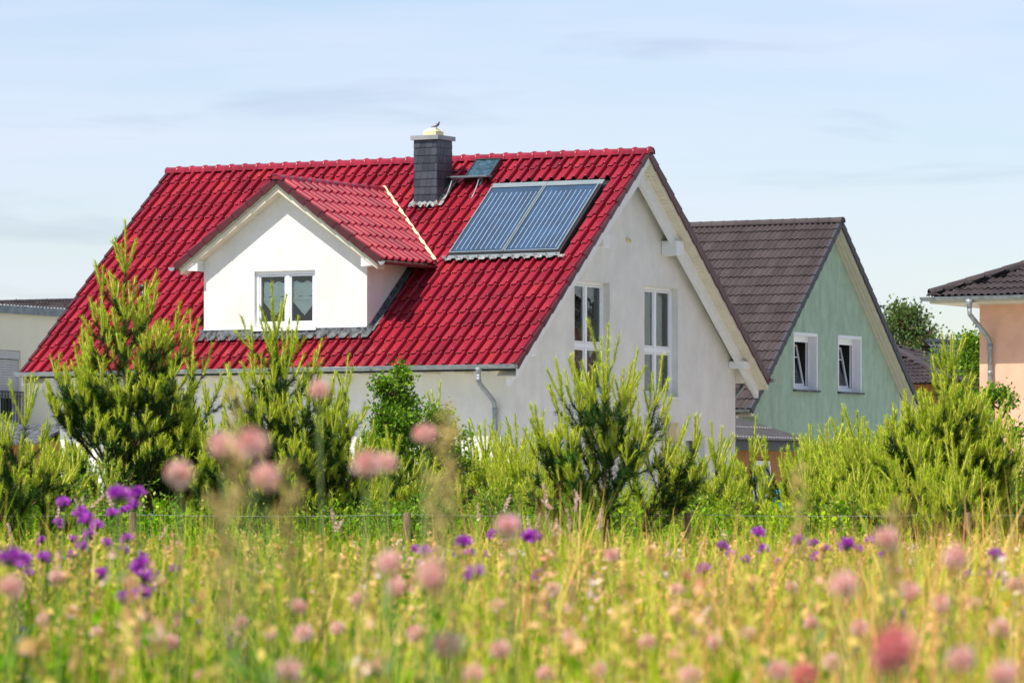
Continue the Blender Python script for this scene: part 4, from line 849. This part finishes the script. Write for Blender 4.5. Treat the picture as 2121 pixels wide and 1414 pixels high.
wh = ['at the left edge', 'left of the tallest pine', 'below the tallest pine trunk', 'under the dark pine', 'at the left foot of the broad pine', 'at the foot of the broad pine', 'at the right foot of the broad pine', 'below the birch sapling', 'below the speckled bush', 'below the low pine by the downpipe', 'left of the open young pine', 'at the left foot of the open young pine', 'right of the open young pine trunk', 'bright yellow-green, above the middle fence post', 'below the lean-to shed', 'below the green gable', 'left of the dense dark pine', 'above the right fence post', 'at the right edge by the fence', 'behind the tall blurred pink heads', 'below the gable corner of the white house', 'under the low pines of the green gable', 'in the gap left of the dense dark pine', 'right of the tallest pine trunk', 'behind the open young pine trunk']
for i, ((px, D, py), wl) in enumerate(zip(sh_spots, wh)):
    D = max(D+1, 53.5)
    make_shrub('low_shrub', place(px, D), max(.4, hgt(py, D)), .55, 30+i, 'low leafy shrub '+wl if 'bright' not in wl else 'low shrub, '+wl, nbr=18, leaf=.05, nleaf=9000, m=('leaf_y' if i in (13, 20, 14, 21, 5) else 'leaf'), group='low shrubs along the fence', asp=random.choice([.35, .6]))
# distant trees
make_shrub('birch_tree', ((1872-CX)/F*190, 190, 0), hgt(632, 190), 1.5, 70, 'pale green birch tree rising behind the green house', 'tree', nbr=60, leaf=.15, nleaf=9000, m='leaf_d', trunk=.35, shape='round')
make_shrub('dark_tree', ((1905-CX)/F*200, 200, 0), hgt(700, 200), 1.4, 71, 'small dark tree beside the birch above the far roofs', 'tree', nbr=30, leaf=.17, nleaf=4500, m='leaf_d', trunk=.3)
make_shrub('garden_tree', ((2020-CX)/F*135, 135, 0), hgt(690, 135), 1.1, 72, 'green garden tree touching the corner of the pink house', 'tree', nbr=34, leaf=.10, nleaf=7000, m='leaf', trunk=.3, shape='cone')
make_shrub('garden_tree', ((1965-CX)/F*140, 140, 0), hgt(712, 140), .9, 73, 'thin garden tree in front of the dark distant roof', 'tree', nbr=22, leaf=.09, nleaf=2600, m='leaf', trunk=.3)
# fence -------------------------------------------------------------------
fe = empty('wire_fence', (0, 50, 0)); tag(fe, 'wire mesh fence on wooden posts between meadow and pines', 'fence')
px_ = [-885+577*i for i in range(7)]
for i, p in enumerate(px_):
    q = MB(); x = (p-CX)/F*50; lean = random.uniform(-.03, .03); q.tube([(x, 0, 0), (x+lean*.5, 0, .5), (x+lean, 0, CZ+.01), (x+lean, 0, CZ+.02)], [.045, .042, .038, .03], 9); q.build('post', M['post'], fe)
wr = MB(); x0, x1 = (px_[0]-CX)/F*50, (px_[-1]-CX)/F*50
for z in (.995, .78, .6, .42, .24):
    pts = []; n = 60
    for i in range(n+1):
        t = (i/n*6) % 1; pts.append((x0+(x1-x0)*i/n, .05, z-.018*math.sin(math.pi*t)))
    wr.tube(pts, .002 if z > .9 else .0008, 4)
x = x0
while x < x1: wr.tube([(x, .05, .985), (x+random.uniform(-.01, .01), .05, .24)], .0006, 4); x += .15
wr.build('wire', M['wire'], fe)
# meadow ------------------------------------------------------------------
def field_pts(n, d0, d1, rs, margin=1.6, pw=1.0):
    u = rs.rand(n); d = (d0**2+(d1**2-d0**2)*u)**.5 if pw == 1 else d0+(d1-d0)*u**pw
    x = (rs.rand(n)*2-1)*(.1068*1.35*d+1.9); return x, d
def lown(x, y, s, seed):
    r = np.random.RandomState(seed); v = np.zeros_like(x)
    for k in range(6):
        a = r.rand()*6.28; f = s*(1+k*.7); v += np.sin((x*math.cos(a)+y*math.sin(a)*.6)*f+r.rand()*6.28)/(1+k*.5)
    return v/3.2
def blades(name, n, d0, d1, h0, h1, wd, m, seed, lab, cat, hue=(.0, 1), pw=1.0, lean=.25, tuft=22):
    rs = np.random.RandomState(seed); nt_ = n//tuft; tx, ty = field_pts(nt_, d0, d1, rs, pw=pw); ti = rs.randint(0, nt_, n); th_ = rs.rand(nt_)[ti]; tz = (.72+.5*rs.rand(nt_))[ti]
    sp = .035+.06*rs.rand(nt_)[ti]; x = tx[ti]+rs.normal(0, 1, n)*sp; y = np.maximum(d0, ty[ti]+rs.normal(0, 1, n)*sp); pn = lown(x, y, .9, 5)
    pn = .55*pn+.6*lown(x, y, 5.5, 17); h = (h0+(h1-h0)*rs.rand(n)**1.1)*tz*(1+.22*pn)*np.interp(y, [34, 45], [1, .74]); a = rs.rand(n)*6.28; ln = np.abs(rs.normal(0, lean, n))*h; wa = rs.rand(n)*3.14; w2 = wd*(.6+.8*rs.rand(n))*(1+y/70)
    V = np.zeros((n, 8, 3))
    for k, (t, ww) in enumerate(((0, .9), (.35, 1), (.7, .7), (1, .12))):
        cx = x+np.cos(a)*ln*t**2; cy = y+np.sin(a)*ln*t**2; cz = h*(t-.12*t*t)
        for s_ in (0, 1):
            q = (s_*2-1)*ww*w2/2; V[:, 2*k+s_, 0] = cx+np.cos(wa)*q; V[:, 2*k+s_, 1] = cy+np.sin(wa)*q; V[:, 2*k+s_, 2] = cz
    Fq = np.array([[0, 1, 3, 2], [2, 3, 5, 4], [4, 5, 7, 6]])[None]+np.arange(n)[:, None, None]*8
    rn = np.clip(hue[0]+(hue[1]-hue[0])*np.clip(rs.rand(n)*.16-.02+.92*th_+.28*pn+.20*(x/np.maximum(y, 1)/.1), 0, 1), 0, 1)
    o = bulk(name, V.reshape(-1, 3), Fq.reshape(-1, 4), np.repeat(rn, 3), m); tag(o, lab, cat, kind='stuff'); return o
blades('meadow_grass', 190000, 5.5, 53, .42, .95, .0056, M['grass'], 1, 'tall green and straw coloured grass filling the meadow', 'grass', (.02, 1), pw=.8)
blades('tall_grass', 8000, 7, 49.5, .75, 1.12, .0050, M['grass'], 21, 'tall loose grass stalks rising above the meadow', 'grass', (.3, 1), pw=.8, lean=.18)
blades('low_grass', 38000, 6, 66, .2, .5, .007, M['grass'], 2, 'short dense grass between the tall stems', 'grass', (.0, .5))
def panicles_pts(n, d0, d1, rs, pw):
    nt_ = max(1, n//5); tx, ty = field_pts(nt_, d0, d1, rs, pw=pw); ti = rs.randint(0, nt_, n); return tx[ti]+rs.normal(0, .12, n), np.maximum(d0, ty[ti]+rs.normal(0, .12, n))
def panicles(name, n, d0, d1, h0, h1, seed, m, lab, cat, k=18, sz=.0115, L_=.15, rad=.016, hue=None, stem=True, pw=.8):
    rs = np.random.RandomState(seed); x, y = panicles_pts(n, d0, d1, rs, pw); pn = lown(x, y, .7, 9); keep = rs.rand(n) < .55+.45*pn; x, y, pn = x[keep], y[keep], pn[keep]; n = len(x)
    h = (h0+(h1-h0)*rs.rand(n))*(np.interp(y, [34, 45], [1, .76]) if name != 'tall_weeds' and name != 'ground_cover' else 1); a = rs.rand(n)*6.28; ln = np.abs(rs.normal(0, .08, n))
    top = np.stack([x+np.cos(a)*ln, y+np.sin(a)*ln, h], 1); b = np.stack([x, y, np.zeros(n)], 1)
    t = rs.rand(n, k)[:, :, None]; dd = norm(top-b)[:, None, :]
    P = top[:, None, :]-dd*t*L_+rs.normal(0, 1, (n, k, 3))*rad*(.3+t)
    s = (sz*(.6+.8*rs.rand(n, k)))*(1+y[:, None]/55)
    e1 = norm(rs.normal(size=(n, k, 3)))*s[..., None]; e2 = norm(np.cross(e1, rs.normal(size=(n, k, 3))))*s[..., None]
    V = np.stack([P-e1, P-e2*.6, P+e1, P+e2*.6], 2).reshape(-1, 3); Fc = np.arange(len(V)).reshape(-1, 4)
    rn = np.repeat(np.clip(rs.rand(n)*.7+.3*pn+.18*x/np.maximum(y, 1)/.1+.04, 0, 1), k)+rs.normal(0, .08, n*k)
    o = bulk(name, V, Fc, np.clip(rn, 0, 1), m); tag(o, lab, cat, kind='stuff')
    if stem:
        V2, F2 = tubes_np([(b[i], top[i], .0022+.00003*y[i], .0012+.00002*y[i]) for i in range(n)], 3)
        s_ = bulk('stems', V2, F2, np.full(len(F2), .62), M['grass'], o)
    return o
panicles('seed_heads', 10500, 6.5, 52, .5, .90, 3, M['seed'], 'straw and rust coloured grass seed heads scattered through the meadow', 'seed heads')
panicles('leafy_meadow_herbs', 12500, 6, 54, .35, .78, 4, M['weed'], 'bright green leafy herbs among the meadow grass', 'herbs', k=14, sz=.02, L_=.42, rad=.04)
panicles('small_pink_meadow_flowers', 1100, 9, 51, .5, .92, 5, M['pink'], 'countless tiny pale pink blossoms spread through the meadow', 'flowers', k=9, sz=.0085, L_=.07, rad=.009)
panicles('small_yellow_meadow_flowers', 420, 8, 48, .4, .75, 6, M['yellow'], 'tiny yellow blossoms dotted low in the meadow', 'flowers', k=8, sz=.009, L_=.03, rad=.010)
panicles('small_violet_meadow_flowers', 520, 7.5, 40, .45, .78, 8, M['violet'], 'tiny violet vetch blossoms low in the meadow', 'flowers', k=12, sz=.008, L_=.07, rad=.009)
panicles('small_white_meadow_flowers', 380, 9, 50, .5, .85, 10, M['white_f'], 'tiny white blossoms dotted through the meadow', 'flowers', k=8, sz=.008, L_=.03, rad=.010)
panicles('tall_weeds', 3000, 51.5, 58, .55, 1.18, 13, M['weed'], 'tall bright green weeds growing up through the wire fence', 'weeds', k=26, sz=.017, L_=.7, rad=.045, pw=1)
panicles('ground_cover', 19000, 50, 68, .15, .85, 12, M['weed'], 'bright leafy undergrowth behind the wire fence', 'undergrowth', k=16, sz=.022, L_=.5, rad=.07, pw=1)
# individual flowers ---------------------------------------------------------
frs = np.random.RandomState(4)
def petals(center, n, r, ln, wd, spread, z0=0):
    """n petals radiating from centre; spread 0 = up, 1 = full ball"""
    V = []
    for i in range(n):
        ph = frs.rand()*6.28; th = math.acos(1-frs.rand()*spread)
        d = np.array([math.sin(th)*math.cos(ph), math.sin(th)*math.sin(ph), math.cos(th)]); s = norm(np.cross(d, frs.normal(size=3))); p = center+d*r; e = p+d*ln*frs.uniform(.8, 1.15)
        V += [p-s*wd*.3, p+s*wd*.3, e+s*wd*.5, e-s*wd*.5]
    return np.array(V), np.arange(4*n).reshape(-1, 4)
def proto(kind):
    if kind == 'knapweed': V, Fc = petals(np.zeros(3), 70, .005, .016, .005, 1.15); m = M['purple']
    elif kind == 'clover': V, Fc = petals(np.zeros(3), 130, .007, .009, .006, 1.75); m = M['pink']
    elif kind == 'red_clover': V, Fc = petals(np.zeros(3), 130, .008, .010, .006, 1.75); m = M['redpink']
    elif kind == 'yellow': V, Fc = petals(np.zeros(3), 60, .003, .013, .006, .9); m = M['yellow']
    elif kind == 'vetch':
        Vs = []; 
        for k in range(9):
            v, _ = petals(np.array([0, 0, -.045+.01*k]), 9, .002, .009-.0006*k, .005, 1.9); Vs.append(v)
        V = np.concatenate(Vs); Fc = np.arange(len(V)).reshape(-1, 4); m = M['violet']
    elif kind == 'sainfoin':
        Vs = []
        for k in range(8):
            v, _ = petals(np.array([0, 0, -.05+.012*k]), 9, .003, .011-.0009*k, .006, 1.9); Vs.append(v)
        V = np.concatenate(Vs); Fc = np.arange(len(V)).reshape(-1, 4); m = M['pink']
    o = bulk('flower_head', V, Fc, frs.rand(len(Fc)), m); me = o.data; bpy.data.objects.remove(o); return me
PROT = {k: [proto(k) for _ in range(3)] for k in ('knapweed', 'clover', 'red_clover', 'yellow', 'vetch', 'sainfoin')}
PROT['plume'] = None
bm_ = MB(); bm_.tube([(0, 0, -.016), (0, 0, -.010), (0, 0, -.002), (0, 0, .005)], [.003, .008, .0085, .005], 8); _b = bm_.build('bract', M['bract']); BR = _b.data; bpy.data.objects.remove(_b)
nflow = 0
def flower(kind, px, py, D, name, label, cat, group, sc_=1.0):
    global nflow; nflow += 1
    z = CZ+(HY-py)/F*D; x = (px-CX)/F*D
    bx_, by_ = x+frs.normal(0, .03), D+frs.normal(0, .05)
    o = empty(name, (bx_, by_, 0)); tag(o, label, cat, group)
    top = Vector((x-bx_, D-by_, z))
    pts = [Vector((0, 0, 0)), Vector((top.x*.2+frs.normal(0, .015), top.y*.2, z*.35)), Vector((top.x*.6+frs.normal(0, .01), top.y*.6, z*.7)), top-Vector((0, 0, .012))]
    st = MB(); st.tube(pts, [.0028, .0024, .002, .0016], 5)
    for k in range(5):
        t = frs.uniform(.25, .85); i = min(2, int(t*3)); p = pts[i].lerp(pts[i+1], t*3-i); a = frs.rand()*6.28; l = frs.uniform(.04, .08); d = Vector((math.cos(a), math.sin(a), .6)); s = Vector((-math.sin(a), math.cos(a), 0))*.006
        st.poly([p, p+d*l*.5+s, p+d*l, p+d*l*.5-s])
    st.build('stem', M['fstem'], o)
    if kind == 'plume':
        pl = MB()
        rs = frs; V = []
        for k in range(90):
            c = np.array(top)+np.array([rs.normal(0, .008), rs.normal(0, .008), -rs.rand()*.15]); e1 = norm(rs.normal(size=3))*.007; e2 = norm(rs.normal(size=3))*.005; V += [c-e1, c-e2, c+e1, c+e2]
        h = bulk('seed_plume', np.array(V), np.arange(360).reshape(-1, 4), None, M['plume'], o)
    else:
        h = link('flower_head', PROT[kind][frs.randint(3)], o); h.location = top; h.scale = (sc_*(1.35 if kind == 'knapweed' else 1),)*3; h.rotation_euler = (frs.normal(0, .35), frs.normal(0, .35), frs.rand()*6)
        if kind == 'knapweed': b = link('bract', BR, o); b.location = top; b.scale = (sc_,)*3; b.rotation_euler = h.rotation_euler
    return o
def zone0(px, py):
    h = 'at the far left' if px < 180 else 'in the left quarter' if px < 530 else 'left of centre' if px < 1000 else 'right of centre' if px < 1420 else 'in the right quarter' if px < 1850 else 'at the far right'
    v = 'against the pines' if py < 1085 else 'high in the meadow' if py < 1165 else 'mid meadow' if py < 1280 else 'low in the foreground'
    return v+' '+h
class Zn:
    def __init__(s, pts, word=''): s.p = [(p[0], p[1]) for p in pts]
    def lab(s, px, py):
        z = zone0(px, py); m = sorted(q for q in s.p if zone0(*q) == z); n = len(m)
        if n == 1: return z
        i = m.index((px, py)); O = ['leftmost', 'second from left', 'third from left', 'fourth from left', 'fifth from left', 'sixth from left', 'seventh from left', 'eighth from left', 'ninth from left', 'tenth from left', 'eleventh from left', 'twelfth from left']
        return z+', '+('rightmost' if i == n-1 else O[min(i, 11)])
zone = zone0
purple = [(132,1042,22),(245,1028,34),(285,1025,26),(278,1048,22),(258,1057,16),(167,1064,24),(180,1078,26),(185,1108,20),(200,1090,22),(262,1117,20),(222,1126,18),(150,1118,15),(90,1157,24),(20,1160,40),(45,1162,30),(60,1188,20),(210,1190,26),(290,1172,30),(300,1198,28),(320,1190,18),(363,1183,22),(255,1240,28),(295,1229,28),(295,1150,18),(86,1120,15),(170,1133,20),(985,1190,32),(880,1145,24),(862,1138,16),(870,1166,14),(843,1180,14),(960,1125,26),(950,1150,20),(975,1147,18),(950,1180,14),(1050,1225,18),(1055,1088,32),(1020,1108,18),(1090,1113,26),(1108,1112,22),(1118,1195,24),(1495,1133,20),(1513,1146,16),(1542,1160,18),(1570,1104,22),(1582,1140,20),(1498,1170,15),(1458,1180,22),(1552,1225,20),(1555,1258,16),(1593,1220,18),(1653,1120,20),(1685,1127,14),(1708,1137,14),(1754,1130,26),(1776,1138,16),(1802,1120,12),(1758,1192,18),(1692,1155,20),(2062,1152,26),(2005,1193,18),(2040,1190,22),(2075,1193,18),(2088,1210,18),(2045,1205,16),(120,1085,18),(232,1065,20),(150,1150,18),(255,1140,18),(330,1225,20),(235,1215,16),(120,1215,16),(905,1160,18),(925,1195,16),(1000,1150,18),(1150,1160,14),(1610,1165,14),(1830,1150,14),(1990,1160,16)]
spec_p = {0: 'purple knapweed head standing alone left of the highest knapweed cluster', 1: 'largest purple knapweed of the highest cluster, below the tallest pine', 13: 'large purple knapweed head touching the left edge', 26: 'vivid square looking purple knapweed left of centre', 36: 'lilac knapweed overlapped by a pale pink head in the middle', 54: 'purple knapweed below the low pines of the green house, right of two dark buds', 59: 'purple knapweed below the right fence post'}
ZP = Zn([p for j, p in enumerate(purple) if j not in spec_p])
for i, (px, py, s) in enumerate(purple):
    lab = spec_p[i] if i in spec_p else 'purple knapweed '+ZP.lab(px, py)
    flower('knapweed', px, py, min(24, 380/s), 'knapweed', lab, 'flower', None if i in spec_p else 'knapweeds '+zone(px, py))
pinks = [(660,808,40),(460,920,52),(520,922,64),(372,982,52),(548,990,56),(760,962,56),(800,958,44),(880,900,44),(118,1195,32),(20,1215,50),(890,1190,58),(805,1165,50),(1052,1090,50),(1835,1115,48),(1978,1155,48),(1748,1212,56),(1852,1340,80),(1990,1365,55),(1035,1345,40),(925,1335,55),(600,1390,50),(615,1258,34),(150,1268,28),(88,1285,28),(1267,1150,28),(1145,1220,28),(1885,1225,40),(1665,1400,50),(2080,1400,60),(765,1385,36),(820,1215,40),(1028,1255,30),(630,1310,36),(1610,1390,45),(2070,1300,40),(1680,1290,30),(350,1330,34),(500,1290,28),(860,1310,34),(980,1395,40),(1180,1320,30),(1300,1260,26),(1430,1400,42),(1550,1310,32),(1720,1370,36),(1950,1250,34),(2020,1250,28),(2100,1210,30),(60,1345,34),(200,1310,26),(740,1240,26),(560,1310,30),(1400,1220,24),(1640,1215,24),(1240,1385,34),(420,1400,30),(1340,1330,34),(1130,1395,34),(240,1395,30),(700,1300,30),(1480,1330,30),(1780,1300,34)]
spec_k = ['pink clover head floating highest, in front of the broad pine', 'pink head leftmost of the pair in front of the dark pine', 'largest blurred pink head in front of the dark pine', 'pink head lowest left in front of the tallest pine', 'pink head below the pair in front of the broad pine', 'left of two touching pink heads below the birch sapling', 'right of two touching pink heads below the birch sapling', 'pink head in front of the speckled bush', 'round pale pink head among the knapweeds on the left', 'large pale pink head at the left edge', 'large whitish pink head left of centre in the meadow', 'faint pink head left of the large whitish one', 'pale pink head beside the lilac knapweed in the middle', 'pale pink head just below the wire fence on the right', 'rosy head below the right fence post', 'large salmon pink head right of the meadow centre', 'largest deep pink head, low on the right', 'pink head right of the deep pink one near the bottom edge', 'pale head near the bottom centre', 'pink double head left of the bottom centre']
ZK = Zn(pinks[len(spec_k):])
for i, (px, py, s) in enumerate(pinks):
    lab = 'blurred '+spec_k[i] if i < len(spec_k) and not spec_k[i].startswith('large') else (spec_k[i] if i < len(spec_k) else 'blurred pale pink clover '+ZK.lab(px, py))
    flower('red_clover' if i in (16, 27) else 'clover', px, py, 300/s, 'clover', lab, 'flower', None if i < len(spec_k) else 'pink clovers '+zone(px, py))
flower('red_clover', 1838, 1362, 4.9, 'clover', 'deep pink head merging with the largest one, slightly lower left', 'flower', None)
lst = [(1128,1015),(1130,1042),(1195,1025),(1193,1038),(1245,1070),(990,1055),(1052,1037),(1178,1068),(1115,1075),(1135,1075),(1160,1095),(1150,1090),(1155,1110),(1095,1085),(1180,1100),(205,1035),(160,1045),(120,1060),(20,1100),(225,1030),(340,1100),(172,1045),(690,1070),(705,1085),(1240,1080),(1870,1135),(1900,1170),(1935,1180),(1890,1140),(1845,1190)]; ZS = Zn(lst)
for i, (px, py) in enumerate(lst):
    flower('sainfoin', px, py, frs.uniform(22, 30), 'sainfoin', 'slender pink flower spike '+ZS.lab(px, py), 'flower', 'pink spikes '+zone(px, py), 1.0)
lst = [(1695,1262,26),(2040,1262,20),(2090,1253,22),(1925,1355,24),(1930,1368,20),(1708,1370,18),(1250,1388,20),(1510,1360,22),(1522,1208,16),(1475,1240,20),(1640,1300,18),(1850,1310,20),(1680,1310,16),(2060,1320,18),(990,1290,16),(1380,1270,16),(1200,1270,14),(1940,1400,20),(1800,1395,18)]; ZS = Zn(lst)
for i, (px, py, s) in enumerate(lst):
    flower('yellow', px, py, 330/s, 'yellow_flower', 'round yellow blossom '+ZS.lab(px, py), 'flower', 'yellow blossoms '+zone(px, py))
lst = [(475,1325,24),(375,1365,20),(220,1360,18),(1848,1270,20),(1820,1278,16),(1885,1283,18),(1945,1293,20),(1990,1285,18),(1415,1290,16),(1160,1305,20),(1400,1360,18),(1380,1390,18),(410,1375,18),(95,1305,14),(1995,1300,16),(70,1330,16),(2110,1330,20),(1220,1360,16),(560,1360,18),(330,1310,14),(30,1360,18),(1660,1250,14),(900,1300,14),(370,1395,18),(130,1395,18)]; ZS = Zn(lst)
for i, (px, py, s) in enumerate(lst):
    flower('vetch', px, py, 300/s, 'vetch', 'violet vetch spike '+ZS.lab(px, py), 'flower', 'violet vetch spikes '+zone(px, py), 1.1)
lst = [(492, 800, 5.6), (600, 960, 5.4), (930, 832, 6.2), (458, 1010, 5.2), (1655, 960, 8), (1850, 1030, 7.5), (905, 980, 5.4)]; ZS = Zn(lst)
for i, (px, py, D) in enumerate(lst):
    flower('plume', px, py, D, 'grass_plume', 'blurred buff grass plume '+ZS.lab(px, py), 'grass', 'blurred grass plumes '+zone(px, py))
print('FLOWERS', nflow)
